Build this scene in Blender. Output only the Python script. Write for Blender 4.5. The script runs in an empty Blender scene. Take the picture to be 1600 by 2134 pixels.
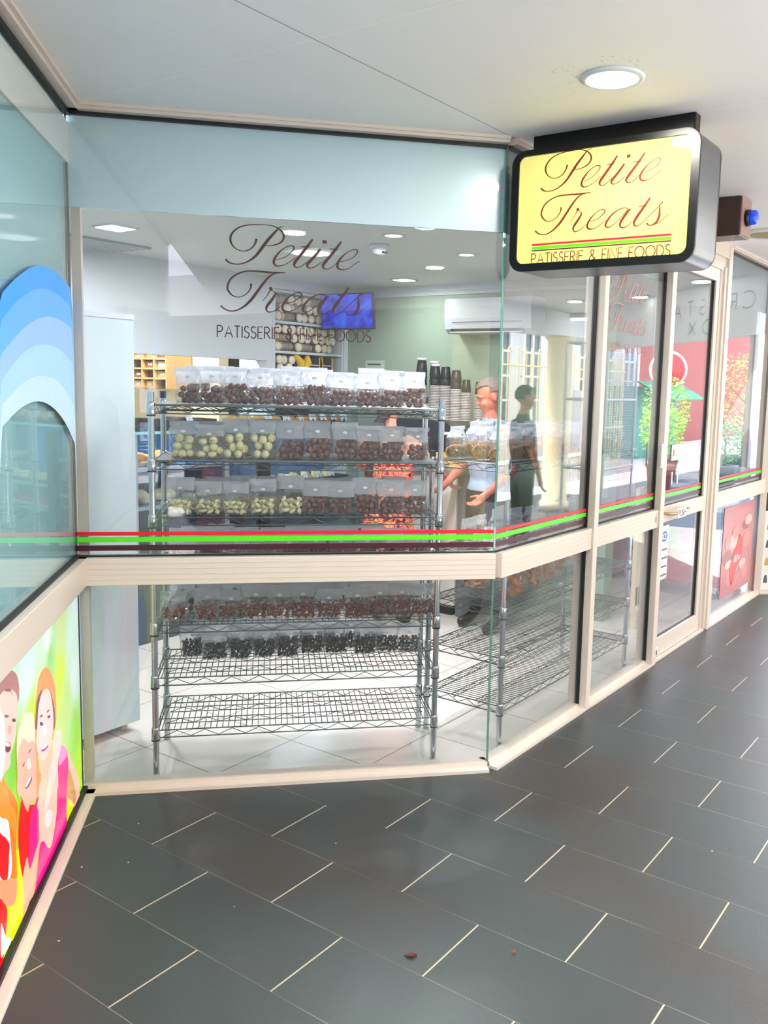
import bpy, bmesh, math, random
from mathutils import Vector, Matrix
R_ = random.Random(7)
PI = math.pi
sc = bpy.context.scene
# ------------------------------------------------------------- camera, world, exposure
S = 1.668
ROLL, PITCH = .0256, .1232
cam_d = bpy.data.cameras.new('camera'); cam = bpy.data.objects.new('camera', cam_d)
sc.collection.objects.link(cam); sc.camera = cam
cam_d.sensor_fit = 'VERTICAL'; cam_d.sensor_height = 36.0
cam_d.lens = 36.0 * 1832.15 / 2134
cam_d.shift_x = -115.0 / 2134; cam_d.shift_y = -37.0 / 2134
cam_d.clip_start = .05; cam_d.clip_end = 200
_c, _s, _cr, _sr = math.cos(PITCH), math.sin(PITCH), math.cos(ROLL), math.sin(ROLL)
_F = Vector((0, _c, -_s)); _U = Vector((0, _s, _c)); _X = Vector((1, 0, 0))
_Rt = _X * _cr + _U * _sr; _Up = -_X * _sr + _U * _cr
cam.matrix_world = Matrix(((_Rt.x, _Up.x, -_F.x, 0), (_Rt.y, _Up.y, -_F.y, 0), (_Rt.z, _Up.z, -_F.z, S), (0, 0, 0, 1)))
w = bpy.data.worlds.new('world'); sc.world = w; w.use_nodes = True
_bg = w.node_tree.nodes['Background']
_bg.inputs[0].default_value = (.92, .93, 1.08, 1); _bg.inputs[1].default_value = 5.2
sun_d = bpy.data.lights.new('sun', 'SUN'); sun_d.energy = 17.0; sun_d.angle = .01; sun_d.color = (1, .95, .86)
sun = bpy.data.objects.new('sun', sun_d); sc.collection.objects.link(sun)
# the sun stands high over the courtyard, coming in from the left of the arcade's open side
_sd = Vector((-.30, .42, -1.0)).normalized()
sun.rotation_euler = (-_sd).to_track_quat('Z', 'Y').to_euler()
vs = sc.view_settings
vs.view_transform = 'Standard'; vs.look = 'None'; vs.exposure = 0.56; vs.gamma = 1.0; vs.use_curve_mapping = False
sc.cycles.transparent_max_bounces = 40
sc.cycles.max_bounces = 10
sc.cycles.sample_clamp_indirect = 4.0
sc.cycles.caustics_reflective = False; sc.cycles.caustics_refractive = False
LAMP = 0.6      # shop lamps

# ------------------------------------------------------------- frames
CAp = Vector((-1.409, 3.380, 0)); ABp = Vector((.240, 3.698, 0))
aA = math.atan2(.1895, .9819); aB = math.radians(55.674); aE = aB - PI / 2; aC = 1.7642
def frame(o, a):
    return Matrix.Translation(o) @ Matrix.Rotation(a, 4, 'Z')
FA, FB, FC = frame(CAp, aA), frame(ABp, aB), frame(CAp, aC)
LA = 1.679
FD = frame(FB @ Vector((4.295, 0, 0)), aA)

# ------------------------------------------------------------- materials
def s2l(v):
    v /= 255.0
    return v / 12.92 if v <= .04045 else ((v + .055) / 1.055) ** 2.4
def col(r, g, b): return (s2l(r), s2l(g), s2l(b), 1)
MATS = {}
def mat(name, c=None, rough=.5, metal=0, spec=.5, emit=None, es=0, bump=None, noise=None, coat=0, trans=0):
    if name in MATS: return MATS[name]
    m = bpy.data.materials.new(name); m.use_nodes = True; nt = m.node_tree
    b = nt.nodes['Principled BSDF']
    if c: b.inputs['Base Color'].default_value = col(*c)
    b.inputs['Roughness'].default_value = rough; b.inputs['Metallic'].default_value = metal
    b.inputs['Specular IOR Level'].default_value = spec
    if coat: b.inputs['Coat Weight'].default_value = coat; b.inputs['Coat Roughness'].default_value = .05
    if trans: b.inputs['Transmission Weight'].default_value = trans
    if emit: b.inputs['Emission Color'].default_value = col(*emit); b.inputs['Emission Strength'].default_value = es
    tc = nt.nodes.new('ShaderNodeTexCoord')
    nz = nt.nodes.new('ShaderNodeTexNoise'); nt.links.new(tc.outputs['Object'], nz.inputs['Vector'])
    nz.inputs['Scale'].default_value = (noise or (12, .04))[0]; nz.inputs['Detail'].default_value = 4
    if c:
        amt = (noise or (12, .04))[1]
        mx = nt.nodes.new('ShaderNodeMix'); mx.data_type = 'RGBA'
        k = col(*c)
        mx.inputs[6].default_value = tuple(v * (1 - amt) for v in k[:3]) + (1,)
        mx.inputs[7].default_value = tuple(min(1, v * (1 + amt)) for v in k[:3]) + (1,)
        nt.links.new(nz.outputs['Fac'], mx.inputs[0]); nt.links.new(mx.outputs[2], b.inputs['Base Color'])
    if bump:
        n2 = nt.nodes.new('ShaderNodeTexNoise'); n2.inputs['Scale'].default_value = bump[0]; n2.inputs['Detail'].default_value = 5
        nt.links.new(tc.outputs['Object'], n2.inputs['Vector'])
        bp = nt.nodes.new('ShaderNodeBump'); bp.inputs['Strength'].default_value = bump[1]; bp.inputs['Distance'].default_value = bump[2]
        nt.links.new(n2.outputs['Fac'], bp.inputs['Height']); nt.links.new(bp.outputs['Normal'], b.inputs['Normal'])
    MATS[name] = m
    return m
def film(name, tint, f0=.04, haze=0.0, hazec=(255, 255, 255), rough=0.0, bump=None, gain=1.0):
    """thin clear sheet: lets light straight through, mirrors more at grazing angles, both sides alike"""
    m = bpy.data.materials.new(name); m.use_nodes = True; nt = m.node_tree; nt.nodes.clear()
    N = nt.nodes.new; L = nt.links.new
    out = N('ShaderNodeOutputMaterial'); tr = N('ShaderNodeBsdfTransparent'); gl = N('ShaderNodeBsdfGlossy')
    tr.inputs[0].default_value = col(*tint); gl.inputs['Roughness'].default_value = rough
    gl.inputs[0].default_value = (1, 1, 1, 1)
    geo = N('ShaderNodeNewGeometry'); dt = N('ShaderNodeVectorMath'); dt.operation = 'DOT_PRODUCT'
    nsrc = geo.outputs['Normal']
    if bump:
        tc = N('ShaderNodeTexCoord'); nz = N('ShaderNodeTexNoise'); nz.inputs['Scale'].default_value = bump[0]; nz.inputs['Detail'].default_value = 3
        nz.inputs['Distortion'].default_value = 1.2
        L(tc.outputs['Object'], nz.inputs['Vector']); bp = N('ShaderNodeBump'); bp.inputs['Strength'].default_value = bump[1]; bp.inputs['Distance'].default_value = bump[2]
        L(nz.outputs['Fac'], bp.inputs['Height']); nsrc = bp.outputs['Normal']; L(nsrc, gl.inputs['Normal'])
    L(nsrc, dt.inputs[0]); L(geo.outputs['Incoming'], dt.inputs[1])
    def M(op, a, b=None):
        n = N('ShaderNodeMath'); n.operation = op
        for i, v in enumerate((a, b)):
            if v is None: continue
            if isinstance(v, (int, float)): n.inputs[i].default_value = v
            else: L(v, n.inputs[i])
        n.use_clamp = op in ('SUBTRACT', 'ADD')
        return n.outputs[0]
    c = M('ABSOLUTE', dt.outputs['Value']); k = M('POWER', M('SUBTRACT', 1.0, c), 5.0)
    F = M('ADD', M('MULTIPLY', k, (1 - f0) * gain), f0 * gain)
    mx = N('ShaderNodeMixShader'); L(F, mx.inputs[0]); L(tr.outputs[0], mx.inputs[1]); L(gl.outputs[0], mx.inputs[2])
    last = mx.outputs[0]
    if haze:
        df = N('ShaderNodeBsdfDiffuse'); df.inputs[0].default_value = col(*hazec)
        tl = N('ShaderNodeBsdfTranslucent'); tl.inputs[0].default_value = col(*hazec)
        m0 = N('ShaderNodeMixShader'); m0.inputs[0].default_value = .5; L(df.outputs[0], m0.inputs[1]); L(tl.outputs[0], m0.inputs[2])
        m2 = N('ShaderNodeMixShader'); m2.inputs[0].default_value = haze; L(last, m2.inputs[1]); L(m0.outputs[0], m2.inputs[2]); last = m2.outputs[0]
    L(last, out.inputs[0]); MATS[name] = m
    return m
GLASS = film('window_glass', (246, 248, 249), .035)
GLASSB = film('tinted_shopfront_glass', (216, 220, 222), .10)
GLASS_CLEAR = film('case_glass', (240, 248, 250), .05)
EDGE = film('glass_edge', (150, 200, 185), .1, haze=.35, hazec=(150, 205, 190))
BAG = film('bag_film', (252, 252, 252), .045, haze=.025, hazec=(250, 250, 252), rough=.10, bump=(45, 1.0, .03), gain=1.2)
BAGTOP = film('bag_header_film', (251, 252, 253), .08, haze=.36, hazec=(246, 250, 255), rough=.14, bump=(38, 1.0, .03), gain=1.5)
CREAM = mat('cream_powder_coat', (214, 202, 190), .35, noise=(3, .03))
TAN = CREAM
DARKGAP = mat('black_gasket', (12, 12, 14), .5)
WHITE = mat('white_paint', (206, 213, 215), .5, noise=(4, .015))
WHITEG = mat('white_gloss_laminate', (206, 220, 222), .2, noise=(2, .02))
SPAN = mat('spandrel_film', (218, 240, 244), .25, coat=.4, noise=(2, .02))
TEAL = mat('teal_backing', (172, 222, 226), .3, noise=(2, .04))
GREENW = mat('pale_green_wall', (152, 172, 148), .6, noise=(2, .03))
CEIL = mat('ceiling_sheet', (236, 233, 230), .6, noise=(3, .02))
CEILIN = mat('shop_ceiling_paint', (222, 228, 224), .5, noise=(3, .02))
CREAMW = mat('kitchen_wall', (245, 222, 180), .6)
CHROME = mat('chrome_wire', (98, 108, 108), .3, 1.0)
STEEL = mat('chrome_post', (205, 210, 215), .14, 1.0)
BLACK = mat('black_plastic', (14, 14, 16), .35)
DKBLUE = mat('dark_blue_steel', (20, 40, 60), .3, coat=.3)
MAROON = mat('maroon_vinyl', (52, 8, 8), .5)
RED = mat('red_vinyl', (214, 6, 40), .35); GRN = mat('green_vinyl', (84, 214, 10), .35); PUR = mat('dark_purple_vinyl', (60, 6, 30), .35)
RED2 = mat('glossy_red_plastic', (214, 14, 24), .25, coat=.4)
BLUEP = mat('pale_blue_panel', (104, 160, 212), .35)
PAPER = mat('white_paper', (244, 244, 240), .6)

# ------------------------------------------------------------- mesh helpers
COL = sc.collection
class MB:
    def __init__(s): s.v = []; s.f = []; s.m = []; s.mats = []; s.sm = []
    def mi(s, m):
        if m not in s.mats: s.mats.append(m)
        return s.mats.index(m)
    def add(s, vs_, fs, m, smooth=False, M=None):
        o = len(s.v); k = s.mi(m)
        for p in vs_:
            p = Vector(p); s.v.append(tuple(M @ p) if M else tuple(p))
        for f in fs: s.f.append(tuple(i + o for i in f)); s.m.append(k); s.sm.append(smooth)
    def box(s, x0, x1, y0, y1, z0, z1, m, M=None, bev=0):
        if bev <= 0 or min(abs(x1 - x0), abs(y1 - y0), abs(z1 - z0)) < 2.2 * bev:
            v = [(x, y, z) for z in (z0, z1) for y in (y0, y1) for x in (x0, x1)]
            s.add(v, [(0, 2, 3, 1), (4, 5, 7, 6), (0, 1, 5, 4), (1, 3, 7, 5), (3, 2, 6, 7), (2, 0, 4, 6)], m, M=M)
            return
        bm = bmesh.new(); bmesh.ops.create_cube(bm, size=1)
        for q in bm.verts: q.co = Vector(((x0 + x1) / 2 + q.co.x * (x1 - x0), (y0 + y1) / 2 + q.co.y * (y1 - y0), (z0 + z1) / 2 + q.co.z * (z1 - z0)))
        bmesh.ops.bevel(bm, geom=bm.edges[:], offset=bev, segments=2, affect='EDGES', profile=.5)
        s.bm(bm, m, M=M)
    def bm(s, bm, m, smooth=False, M=None):
        bm.verts.ensure_lookup_table()
        for i, q in enumerate(bm.verts): q.index = i
        s.add([q.co.copy() for q in bm.verts], [[q.index for q in f.verts] for f in bm.faces], m, smooth, M); bm.free()
    def tube(s, pts, r, m, n=6, caps=True, M=None, smooth=True):
        pts = [Vector(p) for p in pts]; rs = r if isinstance(r, (list, tuple)) else [r] * len(pts)
        vv = []; ff = []; up = None
        for i, p in enumerate(pts):
            d = (pts[min(i + 1, len(pts) - 1)] - pts[max(i - 1, 0)])
            d = d.normalized() if d.length > 1e-9 else Vector((0, 0, 1))
            if up is None: up = Vector((0, 0, 1)) if abs(d.z) < .9 else Vector((1, 0, 0))
            a = d.cross(up); a = a.normalized() if a.length > 1e-6 else d.orthogonal().normalized()
            b = d.cross(a).normalized(); up = -b if b.dot(up) < 0 else b
            b = up - d * up.dot(d); b.normalize(); a = d.cross(b); up = b
            for k in range(n):
                t = 2 * PI * k / n
                vv.append(p + (a * math.cos(t) + b * math.sin(t)) * rs[i])
        for i in range(len(pts) - 1):
            for k in range(n):
                k2 = (k + 1) % n
                ff.append((i * n + k, i * n + k2, (i + 1) * n + k2, (i + 1) * n + k))
        s.add(vv, ff, m, smooth, M)
        if caps:
            s.add(vv[:n], [tuple(range(n))[::-1]], m, False, M); s.add(vv[-n:], [tuple(range(n))], m, False, M)
    def lathe(s, prof, m, n=20, c=(0, 0, 0), M=None, smooth=True, axis='z', ys=1.0):
        vv = []; ff = []
        for (r, z) in prof:
            for k in range(n):
                t = 2 * PI * k / n
                p = (r * math.cos(t), r * math.sin(t) * ys, z)
                if axis == 'x': p = (z, p[0], p[1])
                if axis == 'y': p = (p[0], z, p[1])
                vv.append((p[0] + c[0], p[1] + c[1], p[2] + c[2]))
        for i in range(len(prof) - 1):
            for k in range(n):
                k2 = (k + 1) % n; q = (i * n + k, i * n + k2, (i + 1) * n + k2, (i + 1) * n + k)
                ff.append(q[::-1] if axis == 'y' else q)
        if prof[0][0] > 1e-6: ff.append(tuple(range(n))[::-1])
        if prof[-1][0] > 1e-6: ff.append(tuple((len(prof) - 1) * n + k for k in range(n)))
        s.add(vv, ff, m, smooth, M)
    def poly(s, pts, y0, y1, m, M=None):
        """outline in x,z given thickness y0..y1"""
        n = len(pts)
        vv = [(p[0], y0, p[1]) for p in pts] + [(p[0], y1, p[1]) for p in pts]
        ff = [tuple(range(n)), tuple(range(2 * n - 1, n - 1, -1))] + [(i, i + n, (i + 1) % n + n, (i + 1) % n) for i in range(n)]
        s.add(vv, ff, m, M=M)
    def ball(s, c, r, m, sub=2, sc3=(1, 1, 1), M=None, rot=None):
        bm = bmesh.new(); bmesh.ops.create_icosphere(bm, subdivisions=sub, radius=1)
        for q in bm.verts:
            p = Vector((q.co.x * sc3[0], q.co.y * sc3[1], q.co.z * sc3[2])) * r
            if rot: p = rot @ p
            q.co = Vector(c) + p
        s.bm(bm, m, True, M)
    def build(s, name, parent=None, M=None, norm=True):
        me = bpy.data.meshes.new(name); me.from_pydata(s.v, [], s.f)
        for m in s.mats: me.materials.append(m)
        me.polygons.foreach_set('material_index', s.m); me.polygons.foreach_set('use_smooth', s.sm)
        me.update()
        if norm:
            bm = bmesh.new(); bm.from_mesh(me); bmesh.ops.recalc_face_normals(bm, faces=bm.faces); bm.to_mesh(me); bm.free()
        if any(s.sm) and not all(s.sm): pass
        o = bpy.data.objects.new(name, me); COL.objects.link(o)
        if parent: o.parent = parent
        if M is not None: o.matrix_local = M if not parent else M
        return o
def tag(o, label=None, cat=None, group=None, kind=None):
    if label: o['label'] = label
    if cat: o['category'] = cat
    if group: o['group'] = group
    if kind: o['kind'] = kind
    return o
def empty(name, M, label=None, cat=None, group=None, kind=None):
    o = bpy.data.objects.new(name, None); COL.objects.link(o); o.matrix_world = M; o.empty_display_size = .1
    return tag(o, label, cat, group, kind)
def dup(root, M, label=None, group=None):
    r = root.copy(); COL.objects.link(r); r.matrix_world = M
    if label: r['label'] = label
    if group: r['group'] = group
    for ch in root.children:
        c = ch.copy(); COL.objects.link(c); c.parent = r
        for g in ch.children:
            d = g.copy(); COL.objects.link(d); d.parent = c
    return r
def T(x, y, z, rz=0, rx=0, ry=0):
    return Matrix.Translation((x, y, z)) @ Matrix.Rotation(rz, 4, 'Z') @ Matrix.Rotation(rx, 4, 'X') @ Matrix.Rotation(ry, 4, 'Y')
def lamp(name, M, size, e, colr=(1, .97, .92), parent=None, shape='DISK', sy=None):
    d = bpy.data.lights.new(name, 'AREA'); d.shape = shape; d.size = size; d.energy = e; d.color = colr
    if sy: d.size_y = sy
    o = bpy.data.objects.new(name, d); COL.objects.link(o)
    if parent: o.parent = parent; o.matrix_local = M
    else: o.matrix_world = M
    return o
def emis(name, c, s):
    if name in MATS: return MATS[name]
    m = bpy.data.materials.new(name); m.use_nodes = True; nt = m.node_tree; nt.nodes.clear()
    o = nt.nodes.new('ShaderNodeOutputMaterial'); e = nt.nodes.new('ShaderNodeEmission')
    e.inputs[0].default_value = col(*c); e.inputs[1].default_value = s; nt.links.new(e.outputs[0], o.inputs[0]); MATS[name] = m
    return m
def ordn(i): return ['first', 'second', 'third', 'fourth', 'fifth', 'sixth', 'seventh', 'eighth', 'ninth', 'tenth', 'eleventh', 'twelfth', 'thirteenth', 'fourteenth'][i]
def catmull(pts, sub=5, closed=False):
    n = len(pts); out = []
    rng = range(n if closed else n - 1)
    g = (lambda i: pts[i % n]) if closed else (lambda i: pts[max(0, min(n - 1, i))])
    for i in rng:
        p0, p1, p2, p3 = g(i - 1), g(i), g(i + 1), g(i + 2)
        for k in range(sub):
            t = k / sub
            out.append(tuple(.5 * ((2 * b) + (c - a) * t + (2 * a - 5 * b + 4 * c - d) * t * t + (-a + 3 * b - 3 * c + d) * t ** 3) for a, b, c, d in zip(p0, p1, p2, p3)))
    if not closed: out.append(tuple(pts[-1]))
    return out
def ribbon(mb, pts, ws, m, y, fn=lambda x, z: (x, z), sub=5, yb=0.0006):
    q = catmull([tuple(p) + (w_,) for p, w_ in zip(pts, ws)], sub) if sub > 1 else [tuple(p) + (w_,) for p, w_ in zip(pts, ws)]
    L_, Rr = [], []
    for i, (x, z, w_) in enumerate(q):
        a = q[max(0, i - 1)]; b = q[min(len(q) - 1, i + 1)]
        dx, dz = b[0] - a[0], b[1] - a[1]; l = math.hypot(dx, dz) or 1
        nx, nz = -dz / l * w_ / 2, dx / l * w_ / 2
        L_.append(fn(x + nx, z + nz)); Rr.append(fn(x - nx, z - nz))
    n = len(q); vv = [(a[0], y, a[1]) for a in L_] + [(a[0], y, a[1]) for a in Rr]
    ff = [(i, i + n, i + n + 1, i + 1) for i in range(n - 1)]
    mb.add(vv, ff, m)
# thin sans stroke letters, unit height
def arc(cx, cz, rx, rz, a0, a1, n=14):
    return [(cx + rx * math.cos(math.radians(a0 + (a1 - a0) * i / n)), cz + rz * math.sin(math.radians(a0 + (a1 - a0) * i / n))) for i in range(n + 1)]
GL = {
 'P': (.5, [[(0, 0), (0, 1)], [(0, 1), (.2, 1)] + arc(.2, .74, .25, .26, 90, -90) + [(0, .48)]]),
 'A': (.66, [[(0, 0), (.33, 1), (.66, 0)], [(.13, .36), (.53, .36)]]),
 'T': (.5, [[(0, 1), (.5, 1)], [(.25, 1), (.25, 0)]]),
 'I': (.04, [[(.02, 0), (.02, 1)]]),
 'S': (.44, [arc(.22, .75, .19, .25, 35, 180, 9) + arc(.22, .75, .19, .22, 200, 250, 4) + [(.22, .51)] + arc(.22, .27, .21, .24, 60, -60, 8) + arc(.22, .25, .22, .25, -75, -160, 7)]),
 'E': (.42, [[(.42, 1), (0, 1), (0, 0), (.42, 0)], [(0, .53), (.38, .53)]]),
 'R': (.5, [[(0, 0), (0, 1)], [(0, 1), (.2, 1)] + arc(.2, .75, .23, .25, 90, -90) + [(0, .5)], [(.18, .5), (.5, 0)]]),
 'F': (.4, [[(0, 0), (0, 1), (.4, 1)], [(0, .52), (.36, .52)]]),
 'N': (.62, [[(0, 0), (0, 1), (.62, 0), (.62, 1)]]),
 'D': (.62, [[(0, 0), (0, 1), (.18, 1)] + arc(.18, .5, .44, .5, 90, -90, 18) + [(0, 0)]]),
 'O': (.86, [arc(.43, .5, .43, .5, 0, 360, 28)]),
 'C': (.7, [arc(.45, .5, .45, .5, 50, 310, 22)]),
 'L': (.4, [[(0, 1), (0, 0), (.4, 0)]]),
 'Y': (.6, [[(0, 1), (.3, .5), (.6, 1)], [(.3, .5), (.3, 0)]]),
 'B': (.5, [[(0, 0), (0, 1), (.2, 1)] + arc(.22, .76, .22, .24, 90, -90) + [(0, .52)], [(.2, .52)] + arc(.23, .26, .26, .26, 90, -90) + [(0, 0)]]),
 'X': (.6, [[(0, 0), (.6, 1)], [(0, 1), (.6, 0)]]),
 'U': (.56, [[(0, 1), (0, .3)] + arc(.28, .28, .28, .28, 180, 360) + [(.56, 1)]]),
 'H': (.56, [[(0, 0), (0, 1)], [(.56, 0), (.56, 1)], [(0, .52), (.56, .52)]]),
 '8': (.5, [arc(.25, .26, .24, .26, 0, 360, 18), arc(.25, .75, .2, .24, 0, 360, 18)]),
 '&': (.66, [[(.64, 0), (.2, .62)] + arc(.31, .79, .17, .2, 200, -20, 10) + [(.36, .55), (.12, .4)] + arc(.23, .2, .2, .2, 130, 300, 10) + [(.5, .16), (.62, .36)]]),
 ' ': (.3, []),
}
def text_strokes(mb, s, x0, z0, w_, h, m, y, th=.09, M=None, sp=.16):
    tot = sum(GL[c][0] for c in s) + sp * (len(s) - 1); k = w_ / tot; x = 0
    for c in s:
        gw, st = GL[c]
        for q in st:
            pts = [((x + a) * k, b * h) for a, b in q]
            ribbon(mb, pts, [th * h] * len(pts), m, y, fn=lambda a, b: (x0 + a, z0 + b), sub=1)
        x += gw + sp
# traced shapes, in metres on their planes
SCRIPT =  [[[[0.25,0.635],[0.235,0.595],[0.2017,0.5633],[0.155,0.5533],[0.1083,0.575],[0.085,0.6167],[0.095,0.66],[0.135,0.6983],[0.195,0.7183],[0.2617,0.725],[0.335,0.725],[0.3883,0.7083],[0.4183,0.6783],[0.4217,0.6483],[0.4017,0.62],[0.3617,0.6017],[0.3217,0.595],[0.3,0.6017]],[0.01205,0.00904,0.00603,0.00452,0.00603,0.0113,0.01055,0.00753,0.00603,0.00452,0.00452,0.00678,0.01055,0.0113,0.00904,0.00603,0.00452,0.00301]],[[[0.4217,0.7217],[0.395,0.7133],[0.3617,0.6783],[0.3217,0.6317],[0.2817,0.5767],[0.2417,0.525],[0.195,0.49],[0.1483,0.4717],[0.1017,0.47],[0.0717,0.48],[0.055,0.4967]],[0.00301,0.00527,0.01281,0.01657,0.01657,0.01281,0.00829,0.00603,0.00603,0.00904,0.0113]],[[[0.375,0.5083],[0.43,0.5283],[0.47,0.56],[0.49,0.5917],[0.48,0.6017],[0.4567,0.6017],[0.415,0.5783],[0.3783,0.5383],[0.36,0.5017],[0.365,0.4783],[0.3883,0.47],[0.43,0.4817],[0.47,0.5067],[0.4967,0.5317]],[0.00301,0.00377,0.00452,0.00678,0.00678,0.00527,0.00603,0.01205,0.01431,0.01205,0.00603,0.00377,0.00377,0.00377]],[[[0.6083,0.6517],[0.5683,0.595],[0.5233,0.5367],[0.495,0.4983],[0.4917,0.4783],[0.5067,0.4667],[0.5383,0.4767],[0.5783,0.5083]],[0.01055,0.01507,0.01657,0.01657,0.0113,0.00527,0.00452,0.00377]],[[[0.5333,0.5983],[0.5617,0.6017],[0.5883,0.6]],[0.00452,0.00527,0.00452]],[[[0.66,0.5933],[0.6233,0.545],[0.5817,0.4983],[0.575,0.4783],[0.5933,0.4667],[0.6267,0.4783],[0.6683,0.51]],[0.01205,0.01507,0.01657,0.0113,0.00527,0.00452,0.00377]],[[[0.6867,0.65],[0.6867,0.6383],[0.6867,0.6283]],[0.01959,0.02561,0.01959]],[[[0.7967,0.6483],[0.7567,0.5917],[0.715,0.54],[0.6817,0.4967],[0.6783,0.4767],[0.6983,0.465],[0.73,0.4767],[0.7667,0.5083]],[0.01055,0.01507,0.01657,0.01657,0.0113,0.00527,0.00452,0.00377]],[[[0.7217,0.595],[0.75,0.5967],[0.7783,0.595]],[0.00452,0.00527,0.00452]],[[[0.7883,0.5167],[0.8467,0.5333],[0.885,0.5583],[0.9033,0.5867],[0.895,0.6017],[0.87,0.5983],[0.825,0.5717],[0.7883,0.5333],[0.7717,0.4983],[0.7783,0.475],[0.8067,0.4667],[0.8467,0.4783],[0.8883,0.5083],[0.92,0.53]],[0.00301,0.00377,0.00527,0.00753,0.00678,0.00452,0.00603,0.01205,0.01431,0.01205,0.00603,0.00377,0.00377,0.00301]],[[[0.215,0.35],[0.2117,0.32],[0.1883,0.2867],[0.1483,0.2633],[0.105,0.265],[0.075,0.2917],[0.065,0.32],[0.0817,0.3683],[0.1217,0.4033],[0.1817,0.4267],[0.2617,0.43],[0.3417,0.4267],[0.4333,0.43]],[0.0113,0.00829,0.00527,0.00452,0.00603,0.00979,0.01055,0.00979,0.00829,0.00753,0.00904,0.01055,0.00301]],[[[0.43,0.4283],[0.375,0.4233],[0.335,0.4033],[0.295,0.3583],[0.255,0.3017],[0.215,0.2467],[0.1683,0.2017],[0.12,0.175],[0.08,0.17],[0.045,0.1833],[0.0217,0.2017]],[0.00226,0.00452,0.00979,0.01356,0.01507,0.01507,0.01055,0.00678,0.00603,0.00753,0.00979]],[[[0.2867,0.24],[0.315,0.275],[0.335,0.31],[0.3433,0.325]],[0.00301,0.00377,0.00603,0.00753]],[[[0.335,0.3167],[0.34,0.3217],[0.3483,0.3283]],[0.01356,0.02109,0.01507]],[[[0.3433,0.32],[0.365,0.3017],[0.3683,0.2883],[0.3483,0.2533],[0.3217,0.2183],[0.3117,0.1933],[0.325,0.1733],[0.3633,0.1817],[0.4067,0.215]],[0.00377,0.00452,0.01055,0.01507,0.01507,0.0113,0.00603,0.00452,0.00301]],[[[0.4167,0.235],[0.4717,0.24],[0.5117,0.2633],[0.5383,0.2883],[0.5317,0.3033],[0.4983,0.3017],[0.4567,0.2733],[0.4267,0.2383],[0.415,0.205],[0.4267,0.185],[0.4583,0.1817],[0.4983,0.1983],[0.55,0.235]],[0.00301,0.00377,0.00527,0.00753,0.00678,0.00452,0.00603,0.01205,0.01431,0.0113,0.00527,0.00377,0.00301]],[[[0.7,0.2933],[0.6767,0.3033],[0.635,0.295],[0.5867,0.2633],[0.5533,0.22],[0.5483,0.1933],[0.5733,0.1833],[0.615,0.2067],[0.6633,0.2517],[0.7,0.2917]],[0.00452,0.00452,0.00603,0.00979,0.01356,0.0113,0.00603,0.00377,0.00377,0.00377]],[[[0.715,0.2933],[0.6767,0.2467],[0.6517,0.2067],[0.6533,0.18],[0.685,0.1733],[0.7333,0.2067]],[0.01205,0.01507,0.01507,0.01055,0.00527,0.00301]],[[[0.8483,0.3533],[0.8083,0.2967],[0.7667,0.24],[0.7467,0.205],[0.75,0.1817],[0.775,0.1767],[0.8133,0.2033]],[0.01055,0.01507,0.01657,0.01507,0.00979,0.00452,0.00301]],[[[0.7733,0.3017],[0.8017,0.3033],[0.8283,0.3017]],[0.00452,0.00527,0.00452]],[[[0.8133,0.2017],[0.865,0.2533],[0.9133,0.2967],[0.9333,0.32]],[0.00301,0.00377,0.00527,0.00904]],[[[0.9133,0.295],[0.915,0.2633],[0.9133,0.225],[0.8967,0.19],[0.865,0.1733],[0.84,0.18],[0.8367,0.1917]],[0.00527,0.0113,0.01507,0.01356,0.00678,0.00753,0.01055]],[[[0.865,0.1717],[0.915,0.1867],[0.9483,0.2133],[0.9767,0.2383]],[0.00452,0.00377,0.00301,0.00226]]]
WAVES =  [[(-0.906, 1.893), (-0.715, 1.964), (-0.503, 2.017), (-0.276, 2.026), (-0.132, 2.009), (-0.032, 1.994)], [(-0.915, 1.82), (-0.712, 1.897), (-0.481, 1.947), (-0.25, 1.952), (-0.04, 1.926)], [(-0.926, 1.727), (-0.669, 1.815), (-0.429, 1.86), (-0.224, 1.865), (-0.033, 1.847)], [(-0.935, 1.652), (-0.706, 1.734), (-0.472, 1.768), (-0.237, 1.76), (-0.024, 1.717)], [(-0.943, 1.585), (-0.717, 1.643), (-0.515, 1.666), (-0.25, 1.644), (-0.018, 1.556)], [(-0.951, 1.522), (-0.752, 1.569), (-0.537, 1.584), (-0.332, 1.553), (-0.156, 1.49), (-0.019, 1.41)]]
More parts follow.
